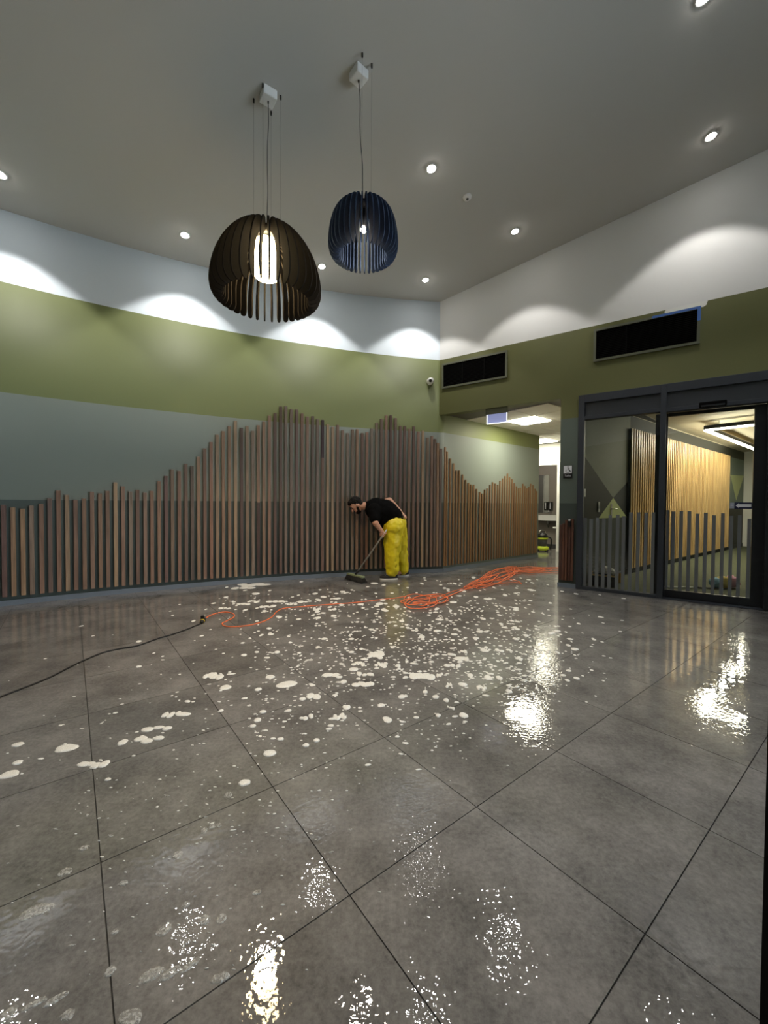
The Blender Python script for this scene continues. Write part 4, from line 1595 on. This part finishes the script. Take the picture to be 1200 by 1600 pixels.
def gp(px, py, z=RO):
    p = ground(px, py)
    return Vector((p.x, p.y, z))


rc = random.Random(11)
path = [(322, 966), (330, 961.5), (342, 958), (355, 957), (365, 960), (365, 965), (354, 971), (347, 975), (352, 979), (366, 980), (390, 977.5), (412, 971.5), (425, 964.5), (432, 956.5), (444, 951), (470, 948.5), (500, 946), (530, 944), (560, 941.5), (590, 938), (618, 935), (640, 932)]
path = [(x, y, RO) for x, y in path]


def loops(cx, cy, rx, ry, n, tilt=0.0, jx=0.25, z0=0.008, z1=0.03, a0=math.pi):
    out = []
    for k in range(n * 9):
        a = a0 + 2 * math.pi * k / 9
        jr = 1 + rc.uniform(-jx, jx)
        if k % 9 == 0:
            dx_, dy_ = rc.uniform(-0.35, 0.35) * rx, rc.uniform(-0.35, 0.35) * ry
            fx_, fy_ = rc.uniform(0.65, 1.1), rc.uniform(0.6, 1.1)
        x = rx * fx_ * math.cos(a) * jr + dx_
        y = ry * fy_ * math.sin(a) * jr + dy_
        out.append((cx + x + rc.uniform(-2, 2), cy + y - tilt * x + rc.uniform(-0.8, 0.8), rc.uniform(z0, z1)))
    return out


path += loops(659, 941, 33, 10, 4, 0.06, 0.16)
path += [(690, 932, 0.012), (705, 926, 0.01), (722, 921, 0.01), (738, 914, 0.012)]
path += loops(752, 911, 22, 8, 2, 0.35, 0.2)
path += [(790, 901, 0.02), (812, 893, 0.02), (800, 890, 0.02), (772, 893, 0.025)]
path += loops(782, 902, 32, 10, 4, 0.28, 0.2, 0.01, 0.045)
path += [(805, 911, 0.008), (815, 913, 0.007), (806, 908, 0.012), (780, 905, 0.02), (802, 896, 0.02), (830, 890.5, 0.01), (855, 889, 0.01), (880, 888.5, 0.008), (893, 890, 0.008), (884, 892.5, 0.01), (860, 893, 0.012), (835, 893, 0.02)]
path += loops(822, 891, 30, 3.6, 3, 0.02, 0.2, 0.008, 0.03)
path += [(850, 891, 0.015), (870, 890.5, 0.01), (892, 891, 0.01), (886, 895, 0.008), (868, 896, 0.008), (845, 895.5, 0.01), (800, 898, 0.012), (770, 907, 0.01), (730, 921, 0.01), (700, 933, 0.012), (676, 944, 0.01), (660, 949, 0.02), (690, 938, 0.015), (735, 918, 0.01), (775, 900, 0.03), (815, 889, 0.03), (850, 887.5, 0.012), (890, 887, 0.008)]
pts = [gp(x, y, z) for x, y, z in path]
MBc = MB().tube(catmull(pts, 5), RO, 7)
oc = MBc.build('extension_cord', 'orange', None, True)
cord_path = list(pts)
tag(oc, 'tangled bright orange extension cord lying across the wet floor', 'cord')

blk = [(-70, 1122), (-30, 1104), (0, 1090.5), (30, 1078.5), (60, 1067), (85, 1056), (108, 1044), (130, 1033.5), (160, 1021), (185, 1015), (212, 1010.5), (232, 1004), (250, 997.5), (268, 992.5), (290, 985), (306, 978.5), (315, 975)]
t = empty('power_cable', gp(318, 972, 0))
MB().tube(catmull([gp(x, y, 0.0065) for x, y in blk], 6), 0.0062, 8).build('cable', 'cable_black', t, True)
pe = gp(315, 975, 0.02)
pd = (gp(322, 966, 0.02) - pe).normalized()
MB().lathe([(0.008, -0.015), (0.015, 0.0), (0.021, 0.02), (0.021, 0.045), (0.019, 0.05)], pe, pd, 14).build('socket_body', 'cable_black', t, True)
MB().lathe([(0.0215, 0.0), (0.0225, 0.004), (0.0225, 0.016), (0.0215, 0.02)], pe + pd * 0.018, pd, 14).build('collar', 'yellow', t, True)
MB().lathe([(0.021, 0.05), (0.024, 0.055), (0.024, 0.085), (0.010, 0.105)], pe, pd, 14).build('plug_body', 'cable_black', t, True)
MB().box(pe + pd * 0.04 + ZV * 0.035, (0.03, 0.03, 0.04)).build('latch', 'cable_black', t, bevel=0.006)
tag(t, 'black power cable with black and yellow connector at the left', 'cable')

# ================================================================== PERSON WITH BROOM
def remesh(o, voxel, smooth_it=6, disp=None):
    r = o.modifiers.new('remesh', 'REMESH')
    r.mode = 'VOXEL'
    r.voxel_size = voxel
    r.use_smooth_shade = True
    s = o.modifiers.new('smooth', 'SMOOTH')
    s.factor = 0.5
    s.iterations = smooth_it
    if disp:
        tex = bpy.data.textures.new('folds', 'CLOUDS')
        tex.noise_scale = disp[0]
        tex.noise_depth = 1
        d = o.modifiers.new('folds', 'DISPLACE')
        d.texture = tex
        d.strength = disp[1]
        d.mid_level = 0.5
        d.texture_coords = 'LOCAL'
    # bake the result so that the object is a plain mesh
    bpy.context.view_layer.update()
    dg = bpy.context.evaluated_depsgraph_get()
    me = bpy.data.meshes.new_from_object(o.evaluated_get(dg))
    old = o.data
    o.modifiers.clear()
    o.data = me
    bpy.data.meshes.remove(old)
    for p in me.polygons:
        p.use_smooth = True


HC = at(556.5, 789.5, 6.48)
FACE = Vector((-0.66, -0.18, -0.72)).normalized()
CROWN = (Vector((-0.72, -0.05, 0.68)) - FACE * Vector((-0.72, -0.05, 0.68)).dot(FACE)).normalized()
SIDE = CROWN.cross(FACE).normalized()
if SIDE.y > 0:
    SIDE = -SIDE

m = MB()
# head: skull, jaw, nose, ears, brow, cheeks
m.ball(HC + CROWN * 0.015 - FACE * 0.01, (0.076, 0.102, 0.112), (SIDE, FACE, CROWN), 20, 14)
m.ball(HC - CROWN * 0.065 + FACE * 0.03, (0.058, 0.06, 0.062), (SIDE, FACE, CROWN), 16, 12)
m.capsule(HC + FACE * 0.088 + CROWN * 0.012, HC + FACE * 0.112 - CROWN * 0.028, 0.010, 0.016, 10)
m.ball(HC + FACE * 0.078 - CROWN * 0.062, (0.024, 0.012, 0.010), (SIDE, FACE, CROWN), 10, 8)
for s in (-1, 1):
    m.ball(HC + SIDE * 0.078 * s - FACE * 0.005 - CROWN * 0.012, (0.012, 0.02, 0.032), (SIDE, FACE, CROWN), 10, 8)
    m.capsule(HC + FACE * 0.083 + CROWN * 0.026 + SIDE * 0.012 * s, HC + FACE * 0.076 + CROWN * 0.026 + SIDE * 0.045 * s, 0.009, 0.008, 8)
# neck and trunk
NK = at(578, 790.5, 6.5)
m.capsule(HC - CROWN * 0.05 - FACE * 0.03, NK, 0.058, 0.068)
CH, BE, HI = at(588, 795, 6.5), at(601, 803, 6.5), at(615, 817, 6.5)
m.capsule(NK, CH, 0.075, 0.15)
m.capsule(CH, BE, 0.15, 0.165)
m.capsule(BE, HI, 0.165, 0.155)
# shoulders and arms
SL, SR = at(584.5, 797, 6.33), at(591, 789, 6.66)
m.capsule(SL, SR, 0.07, 0.07)
EL, WL = at(586.5, 817, 6.20), at(597.5, 831.5, 6.26)
m.capsule(SL, EL, 0.062, 0.048)
m.capsule(EL, WL, 0.047, 0.030)
ER, WR_ = at(608.5, 781.5, 6.72), at(626, 799.5, 6.58)
m.capsule(SR, ER, 0.058, 0.047)
m.capsule(ER, WR_, 0.047, 0.030)
# legs
for (hp, kn, an) in ((at(613, 826, 6.41), at(610.5, 866, 6.38), at(613, 897, 6.41)), (at(623, 822, 6.6), at(628, 862, 6.62), at(631.5, 892, 6.64))):
    m.capsule(HI, hp, 0.13, 0.10)
    m.capsule(hp, kn, 0.10, 0.065)
    m.capsule(kn, an, 0.065, 0.042)
    m.capsule(an, an + Vector((-0.10, -0.02, -0.035)), 0.038, 0.03)
# near hand closed round the broom handle
BH0 = gp(556, 906, 0.0)
HD0 = gp(557, 905, 0.07)
GRIP = at(598.5, 836, 6.24)
HAX = (GRIP - HD0).normalized()
PAL = (WL + (GRIP - WL) * 0.5)
side = HAX.cross(GRIP - WL).normalized()
away = (GRIP - WL).normalized()
away = (away - HAX * away.dot(HAX)).normalized()
perp = HAX.cross(away).normalized()
if perp.y > 0:
    perp = -perp
PC = GRIP - away * 0.036
m.capsule(WL, PC, 0.029, 0.032)
m.ball(PC, (0.046, 0.03, 0.02), (HAX, perp, away), 14, 10)
for k in range(4):
    ofs = HAX * (0.034 - 0.023 * k)
    rr = 0.0225
    fp = []
    sp_ = (-205, -150, -95, -40, 20, 70)
    ln = (6, 6, 6, 5)[k]
    for a in sp_[:ln]:
        t_ = math.radians(a)
        fp.append(GRIP + ofs + (away * math.cos(t_) + perp * math.sin(t_)) * rr)
    for i in range(len(fp) - 1):
        m.capsule(fp[i], fp[i + 1], 0.0098 - 0.0006 * i, 0.0094 - 0.0006 * i, 8)
th = [PC + HAX * 0.03 + perp * -0.01, GRIP + HAX * 0.05 - away * 0.012 - perp * 0.02, GRIP + HAX * 0.055 + away * 0.014 - perp * 0.018]
m.capsule(th[0], th[1], 0.013, 0.011, 8)
m.capsule(th[1], th[2], 0.011, 0.009, 8)
# far hand lying flat on the small of the back
hd = (WR_ - ER).normalized()
hu = Vector((0.5, -0.2, 0.84))
hu = (hu - hd * hu.dot(hd)).normalized()
hs = hd.cross(hu).normalized()
if hs.y > 0:
    hs = -hs
PR = WR_ + hd * 0.045
m.ball(PR, (0.05, 0.042, 0.018), (hd, hs, hu), 14, 10)
for k in range(4):
    b0_ = PR + hd * 0.04 + hs * (0.03 - 0.02 * k)
    ln = (0.066, 0.076, 0.072, 0.056)[k]
    f1 = b0_ + hd * ln * 0.5 + hs * 0.004 * (1.5 - k)
    f2 = f1 + (hd * 0.8 - hu * 0.5).normalized() * ln * 0.5
    m.capsule(b0_, f1, 0.0098, 0.0088, 8)
    m.capsule(f1, f2, 0.0088, 0.0075, 8)
t0_ = PR - hd * 0.02 + hs * 0.03
m.capsule(t0_, t0_ + (hd * 0.5 + hs * 0.8).normalized() * 0.045, 0.013, 0.011, 8)
m.capsule(t0_ + (hd * 0.5 + hs * 0.8).normalized() * 0.045, t0_ + (hd * 0.5 + hs * 0.8).normalized() * 0.045 + hd * 0.03, 0.011, 0.009, 8)
person = m.build('person', 'skin', None, True)
remesh(person, 0.0065, 3)
tag(person, 'person bent over sweeping, in black t-shirt and yellow waterproof trousers', 'person')

# t-shirt
m = MB()
m.capsule(at(577, 791, 6.5), at(588, 795.5, 6.5), 0.088, 0.185, 22)
m.capsule(at(588, 795.5, 6.5), at(601, 803, 6.5), 0.185, 0.235, 22)
m.capsule(at(601, 803, 6.5), at(611, 808.5, 6.5), 0.235, 0.195, 22)
m.capsule(SL, SR, 0.105, 0.10, 18)
m.capsule(SL, SL.lerp(EL, 0.66), 0.105, 0.088, 18)
m.capsule(SR, SR.lerp(ER, 0.42), 0.088, 0.072, 18)
sh = m.build('shirt', 'shirt', None, True)
remesh(sh, 0.011, 8, (0.09, 0.016))
attach(sh, person)
sh['label'] = 'plain black t-shirt'
# trousers
m = MB()
m.capsule(at(615.5, 823, 6.42), at(618, 820, 6.6), 0.178, 0.182, 22)
m.capsule(at(614.5, 828, 6.43), at(612.5, 866, 6.39), 0.165, 0.122, 20)
m.capsule(at(612.5, 866, 6.39), at(612.5, 893, 6.41), 0.122, 0.100, 20)
m.capsule(at(622.5, 826, 6.58), at(627, 862, 6.62), 0.145, 0.105, 20)
m.capsule(at(627, 862, 6.62), at(630.5, 890, 6.65), 0.105, 0.08, 20)
tr = m.build('trousers', 'trouser', None, True)
remesh(tr, 0.011, 8, (0.10, 0.036))
attach(tr, person)
tr['label'] = 'baggy yellow waterproof trousers'
# hair and beard
m = MB()
m.ball(HC + CROWN * 0.036 - FACE * 0.028, (0.084, 0.098, 0.104), (SIDE, FACE, CROWN), 20, 14)
m.ball(HC + CROWN * 0.088 + FACE * 0.035, (0.068, 0.052, 0.045), (SIDE, FACE, CROWN), 16, 10)
m.ball(HC - CROWN * 0.03 - FACE * 0.062, (0.066, 0.05, 0.07), (SIDE, FACE, CROWN), 16, 10)
hr = m.build('hair', 'hair', None, True)
remesh(hr, 0.007, 2, (0.018, 0.02))
attach(hr, person)
m = MB()
m.ball(HC - CROWN * 0.092 + FACE * 0.045, (0.056, 0.05, 0.044), (SIDE, FACE, CROWN), 16, 10)
for s in (-1, 1):
    m.capsule(HC - CROWN * 0.03 + SIDE * 0.066 * s + FACE * 0.018, HC - CROWN * 0.088 + SIDE * 0.045 * s + FACE * 0.04, 0.016, 0.024, 10)
bd = m.build('beard', 'hair', None, True)
remesh(bd, 0.007, 2, (0.018, 0.012))
attach(bd, person)
for s in (-1, 1):
    MB().ball(HC + FACE * 0.087 + CROWN * 0.006 + SIDE * 0.031 * s, 0.008, None, 10, 8).build('eye', 'black', person, True)
    MB().capsule(HC + FACE * 0.092 + CROWN * 0.03 + SIDE * 0.012 * s, HC + FACE * 0.083 + CROWN * 0.03 + SIDE * 0.048 * s, 0.007, 0.006, 8).build('eyebrow', 'hair', person, True)


def shoe(px, py, toe, L=0.285):
    """heel point on the floor, toe direction"""
    heel = gp(px, py, 0.0)
    d_ = Vector(toe).normalized()
    sd = Vector((-d_.y, d_.x, 0))
    out = []
    for i in range(28):
        a = 2 * math.pi * i / 28
        x = 0.5 - 0.5 * math.cos(a)
        w = 0.046 * (abs(math.sin(a)) ** 0.7) * (0.85 + 0.25 * x)
        out.append(heel + d_ * (x * L) + sd * w * (1 if math.sin(a) >= 0 else -1))
    m = MB()
    vs, fs = [], []
    nr = 12
    for i in range(nr + 1):
        x = i / nr
        w = 0.045 * (max(0.02, math.sin(math.pi * min(max(x, 0.03), 0.97))) ** 0.5) * (0.85 + 0.22 * x)
        hgt = 0.033 + (0.075 if x < 0.35 else 0.075 - (x - 0.35) / 0.65 * 0.05)
        for k in range(9):
            a = math.pi * k / 8
            vs.append(heel + d_ * (x * L * 0.985 + 0.002) + sd * w * math.cos(a) + ZV * (0.02 + (hgt - 0.02) * math.sin(a)))
    for i in range(nr):
        for k in range(8):
            fs.append((i * 9 + k, i * 9 + k + 1, (i + 1) * 9 + k + 1, (i + 1) * 9 + k))
    m.add(vs, fs)
    u_ = m.build('shoe', 'shoe', person, True)
    so = MB().prism([p + ZV * 0.001 for p in out], (0, 0, 0.022)).build('shoe_sole', 'rubber_white', u_)
    la = MB()
    for k in range(4):
        q = heel + d_ * (L * (0.46 + 0.085 * k)) + ZV * (0.105 - 0.011 * k)
        la.tube([q - sd * 0.022, q + ZV * 0.004, q + sd * 0.022], 0.0035, 5)
    la.build('laces', 'paper', u_)


shoe(621.5, 905.3, (-1, -0.12, 0))
shoe(638.5, 899.5, (-0.93, -0.3, 0))

# broom
b0_, b1_ = gp(545, 905.5), gp(566.5, 911)
bd_ = (b1_ - b0_).normalized()
bs_ = Vector((-bd_.y, bd_.x, 0))
bc = (b0_ + b1_) / 2
Lb = (b1_ - b0_).length + 0.04
t = empty('broom', bc)
blk_ = MB().box(bc + ZV * 0.085, (Lb, 0.06, 0.03), (bd_, bs_, ZV)).build('block', 'broom_green', t, bevel=0.006)
m = MB()
rb = random.Random(5)
for i in range(26):
    for j in range(5):
        q = bc + bd_ * (Lb * (i / 25 - 0.5) * 0.95) + bs_ * 0.05 * (j / 4 - 0.5)
        fl = bd_ * (i / 25 - 0.5) * 0.06 + bs_ * (j / 4 - 0.5) * 0.05
        m.tube([q + ZV * 0.075, q + fl * 0.5 + ZV * 0.035, q + fl + Vector((rb.uniform(-.006, .006), rb.uniform(-.006, .006), 0.002))], [0.007, 0.008, 0.006], 5)
m.build('bristles', 'bristle', blk_)
top = GRIP + HAX * 0.085
sock = bc + ZV * 0.098
HDIR = (GRIP - sock).normalized()
MB().tube([sock, sock + HDIR * 0.09], [0.02, 0.015], 12).build('socket', 'black', t, True)
MB().tube([sock + HDIR * 0.05, GRIP, GRIP + HDIR * 0.10], 0.0125, 12).build('handle', 'alu', t, True)
tag(t, 'push broom with black bristles and grey handle held by the person', 'broom')

# ================================================================== SOAP FOAM
fr_ = random.Random(21)


def blob(cx, cy, rx, ry, ang, height, lobes, rng, seg=14):
    """low dome with an uneven outline; returns verts, faces"""
    vs, fs = [], []
    ph = [rng.uniform(0, 6.28) for _ in range(4)]
    am = [rng.uniform(0.04, 0.16), rng.uniform(0.04, 0.2) * lobes, rng.uniform(0.02, 0.14) * lobes, rng.uniform(0, 0.07)]
    ca, sa_ = math.cos(ang), math.sin(ang)
    prof = ((1.0, 0.0004), (0.94, 0.6), (0.7, 0.95))
    for (f, hz) in prof:
        for k in range(seg):
            a = 2 * math.pi * k / seg
            r = 1 + am[0] * math.sin(a + ph[0]) + am[1] * math.sin(2 * a + ph[1]) + am[2] * math.sin(3 * a + ph[2]) + am[3] * math.sin(5 * a + ph[3])
            x, y = rx * f * r * math.cos(a), ry * f * r * math.sin(a)
            vs.append(Vector((cx + x * ca - y * sa_, cy + x * sa_ + y * ca, max(0.0003, hz * height))))
    vs.append(Vector((cx, cy, height)))
    for i in range(2):
        for k in range(seg):
            fs.append((i * seg + k, i * seg + (k + 1) % seg, (i + 1) * seg + (k + 1) % seg, (i + 1) * seg + k))
    for k in range(seg):
        fs.append((2 * seg + k, 2 * seg + (k + 1) % seg, 3 * seg))
    return vs, fs


# larger patches: (px, py, half width px, half height px, lean, lobes)
big_foam = [(145, 1196, 21, 6, 0, 1.2), (14, 1211, 14, 5, 0.1, .6), (27, 1164, 8, 3, .1, .5), (27, 1192, 7, 3, .2, .4), (103, 1169, 17, 5, .3, .7), (232, 1156, 18, 5, 0, .9), (246, 1139, 19, 5, .05, 1), (192, 1160, 7, 4, .1, .4),
            (266, 1118, 12, 6, .1, 1), (286, 1116, 11, 3, 0, .5), (334, 1056, 14, 6, 0, 1.6), (353, 1074, 8, 4, .1, .6), (421, 1058, 7, 3, 0, .4), (450, 1069, 16, 5, .2, .7), (404, 1077, 5, 2.5, 0, .6), (484, 1090, 14, 6, .3, 1.1), (478, 1122, 9, 5, .2, 1),
            (531, 1121, 9, 6, .1, 1.4), (541, 1105, 6, 4, 0, .6), (520, 1056, 14, 5, -.1, 1.6), (537, 1065, 5, 3, 0, .5), (568, 1070, 16, 6, .05, 1.6), (570, 1054, 11, 4, .2, 1), (587, 1023, 11, 6, 0, 1.6), (560, 1037, 10, 4, 0, 1.4), (594, 1039, 8, 4, 0, 1.4), (553, 1046, 7, 3, .1, .6),
            (421, 1177, 10, 5, .15, .5), (438, 1155, 5, 2.5, 0, .3), (403, 1125, 6, 3, .1, .4), (395, 1135, 5, 2.5, 0, .3), (411, 1112, 5, 2.5, 0, .4), (478, 1165, 5, 3, 0, .3), (494, 1157, 5, 3, 0, .3),
            (56, 1425, 21, 10, .5, .6), (102, 1363, 10, 6, .4, .4), (131, 1325, 8, 4, .2, .4), (330, 1295, 12, 8, .5, .9), (277, 1336, 8, 6, .3, .4), (192, 1381, 7, 4, .3, .5), (257, 1453, 11, 8, .5, .7), (320, 1437, 9, 8, 0, .3), (345, 1436, 8, 8, 0, .3),
            (267, 1517, 35, 13, .5, 1.1), (52, 1570, 38, 13, .6, 1.0), (105, 1586, 10, 8, .4, .5), (203, 1590, 18, 14, 0, .7), (293, 1471, 5, 5, 0, .3), (382, 1223, 9, 5, .4, .6), (357, 1242, 6, 5, .4, .4), (402, 1395, 7, 4, .2, .5), (345, 1528, 13, 9, .2, .7), (180, 1456, 6, 4, .2, .4), (291, 1414, 6, 5, 0, .4), (172, 1517, 8, 8, 0, .4),
            (660, 1058, 18, 7, -.2, 1.6), (722, 1029, 12, 3, .1, .5), (722, 1018, 7, 3, 0, .8), (708, 1041, 11, 4, -.1, 1), (687, 1055, 5, 4, 0, .8), (701, 1070, 4, 5, 0, .8), (724, 1070, 7, 3, -.1, .6), (752, 1074, 7, 5, 0, 1.2), (763, 1059, 6, 4, -.2, .5), (780, 1059, 5, 3, 0, .4), (795, 1080, 5, 3, 0, .4), (724, 1118, 7, 4, 0, .4), (628, 1089, 6, 3, 0, .5), (681, 1089, 5, 3, -.1, .5), (624, 1046, 5, 3, 0, 1), (704, 1106, 5, 3, 0, .8), (646, 1052, 6, 3, 0, .8), (697, 1094, 4, 3, 0, .5), (665, 1081, 4, 2.5, 0, .4), (757, 1017, 7, 2, 0, .6), (735, 1056, 5, 3, 0, .6), (685, 1118, 4, 3, 0, .4), (606, 1125, 7, 5, .5, .6),
            (395, 914, 22, 3, .05, 1.2), (380, 919, 16, 2, .05, .8), (352, 950, 8, 2, 0, .8), (380, 944, 10, 2, 0, .8), (430, 940, 12, 2.5, .1, 1), (456, 943, 9, 2.5, 0, 1), (478, 940, 7, 2, 0, .8), (396, 940, 8, 2, 0, 1), (415, 948, 9, 2, 0, 1)]
patches = []        # (area in px, verts, faces, near?)
for px, py, hw, hh, lean, lobes in big_foam:
    c = ground(px, py)
    e1 = ground(px + hw, py) - c
    e2 = c - ground(px, py + hh)
    rx, ry = e1.length, max(e2.length, 0.006)
    near = py > 1240
    hz = 0.0035 if near else 0.005
    if lobes >= 0.8:
        # several pools run together
        vs, fs = [], []
        nl = 3 if lobes < 1.2 else 4
        for q in range(nl):
            u_ = (q / (nl - 1) - 0.5) * 1.5
            a_ = lean + fr_.uniform(-0.25, 0.25)
            ox, oy = u_ * rx, fr_.uniform(-0.45, 0.45) * ry + u_ * ry * lean * 1.5
            v2_, f2_ = blob(c.x + ox, c.y + oy, rx * fr_.uniform(0.32, 0.55), ry * fr_.uniform(0.4, 0.8), a_, hz * fr_.uniform(0.8, 1.1), 0.5, fr_, 16)
            fs += [tuple(i + len(vs) for i in f) for f in f2_]
            vs += v2_
        vf = (vs, fs)
    else:
        vf = blob(c.x, c.y, rx, ry, lean, hz, lobes, fr_, 24)
    patches.append((hw * hh, vf, py, px))


def dens(px, py):
    # suds lie thickest in front of the tangled cord and thin out to the left and to the camera
    d_ = math.exp(-((px - 640) / 190.0) ** 2) * math.exp(-((py - 1000) / 62.0) ** 2) * 1.5
    d_ += math.exp(-((px - 800) / 75.0) ** 2) * math.exp(-((py - 1030) / 55.0) ** 2) * 1.0
    d_ += 0.8 * math.exp(-((px - 470) / 110.0) ** 2) * math.exp(-((py - 945) / 14.0) ** 2)
    d_ += 0.5 * math.exp(-((px - 770) / 90.0) ** 2) * math.exp(-((py - 935) / 22.0) ** 2)
    d_ += 0.30 * math.exp(-((px - 470) / 130.0) ** 2) * math.exp(-((py - 1110) / 75.0) ** 2)
    d_ += 0.13 * math.exp(-((px - 400) / 120.0) ** 2) * math.exp(-((py - 1260) / 90.0) ** 2)
    d_ += 0.06 * math.exp(-((px - 230) / 200.0) ** 2) * math.exp(-((py - 1250) / 220.0) ** 2)
    d_ += 0.25 * math.exp(-((px - 690) / 80.0) ** 2) * math.exp(-((py - 1150) / 40.0) ** 2)
    d_ += 0.6 * math.exp(-((px - 840) / 40.0) ** 2) * math.exp(-((py - 905) / 8.0) ** 2)
    return d_


CORD_PTS = catmull(cord_path, 2)
FEET = gp(612, 905, 0)
tries = 0
while len(patches) < 2200 and tries < 60000:
    tries += 1
    px, py = fr_.uniform(0, 1000), fr_.uniform(902, 1560)
    if fr_.random() > dens(px, py) * 0.8:
        continue
    c = ground(px, py)
    if (Vector((c.x, c.y, 0)) - ARC_C).length > ARC_R - 0.1:
        continue
    if (Vector((c.x, c.y, 0)) - CORNER).dot(RN) > -0.08 and px > 868:
        continue
    if any((c.x - v.x) ** 2 + (c.y - v.y) ** 2 < 0.0012 for v in CORD_PTS) or (c - FEET).length < 0.28:
        continue
    big_ = fr_.random() < 0.12
    s = fr_.uniform(2.4, 4.2) if big_ else fr_.uniform(0.8, 2.2)
    sc_ = c.y / F_PX
    rx = s * sc_ * fr_.uniform(0.9, 1.6)
    hpx = s * fr_.uniform(0.5, 0.8)
    ry = min(hpx * c.y ** 2 / 767 * 0.7, rx * 2.2)
    vf = blob(c.x, c.y, rx, ry, fr_.uniform(-0.3, 0.3), min(0.007, max(0.002, 0.4 * hpx * sc_)), 0.8 if big_ else 0.4, fr_, 10)
    patches.append((s * s * 0.5, vf, py, px))
patches.sort(key=lambda a: -a[0])
rest, rest_far = MB(), MB()
for k, (ar, (vs, fs), py, px) in enumerate(patches):
    if k < 300:
        near = py > 1240
        o = MB().add(vs, fs).build('foam_patch', 'bubbles' if near else 'foam', None, True)
        own = {(145, 1196): 'white foam patch lying across the dark tile joint at the left',
               (14, 1211): 'white foam patch cut off by the left edge of the picture',
               (56, 1425): 'oval bubble patch closest to the left edge in the foreground',
               (52, 1570): 'long bubble streak in the bottom left corner',
               (267, 1517): 'long bubble streak left of the yellow lamp reflection',
               (203, 1590): 'round bubble patch cut by the bottom edge at the left',
               (345, 1528): 'bubble patch just left of the yellow lamp reflection',
               (395, 914): 'white foam smear by the skirting left of the broom',
               (334, 1056): 'lobed white foam patch below the end of the black cable',
               (103, 1169): 'slim slanting foam patch left of the long tile joint'}.get((px, py))
        if own:
            tag(o, own, 'foam', 'larger foam patches')
        elif near:
            tag(o, 'thin see-through patch of soap bubbles on the foreground tiles', 'foam', 'bubble patches in the foreground')
        elif py < 960:
            tag(o, 'white soap foam fleck on the wet floor by the orange cord', 'foam', 'foam flecks by the orange cord')
        elif px < 470:
            tag(o, 'white soap foam patch on the tiles below the black cable', 'foam', 'foam patches below the black cable')
        else:
            tag(o, 'white soap foam patch on the tiles in mid-floor', 'foam', 'foam patches in mid-floor')
    else:
        rest.add(vs, fs)
o = rest.build('soap_suds', 'foam', None, True)
tag(o, 'fine white soap suds spattered over the wet floor', 'foam', None, 'stuff')
print('tiles', count, 'foam', len(patches))
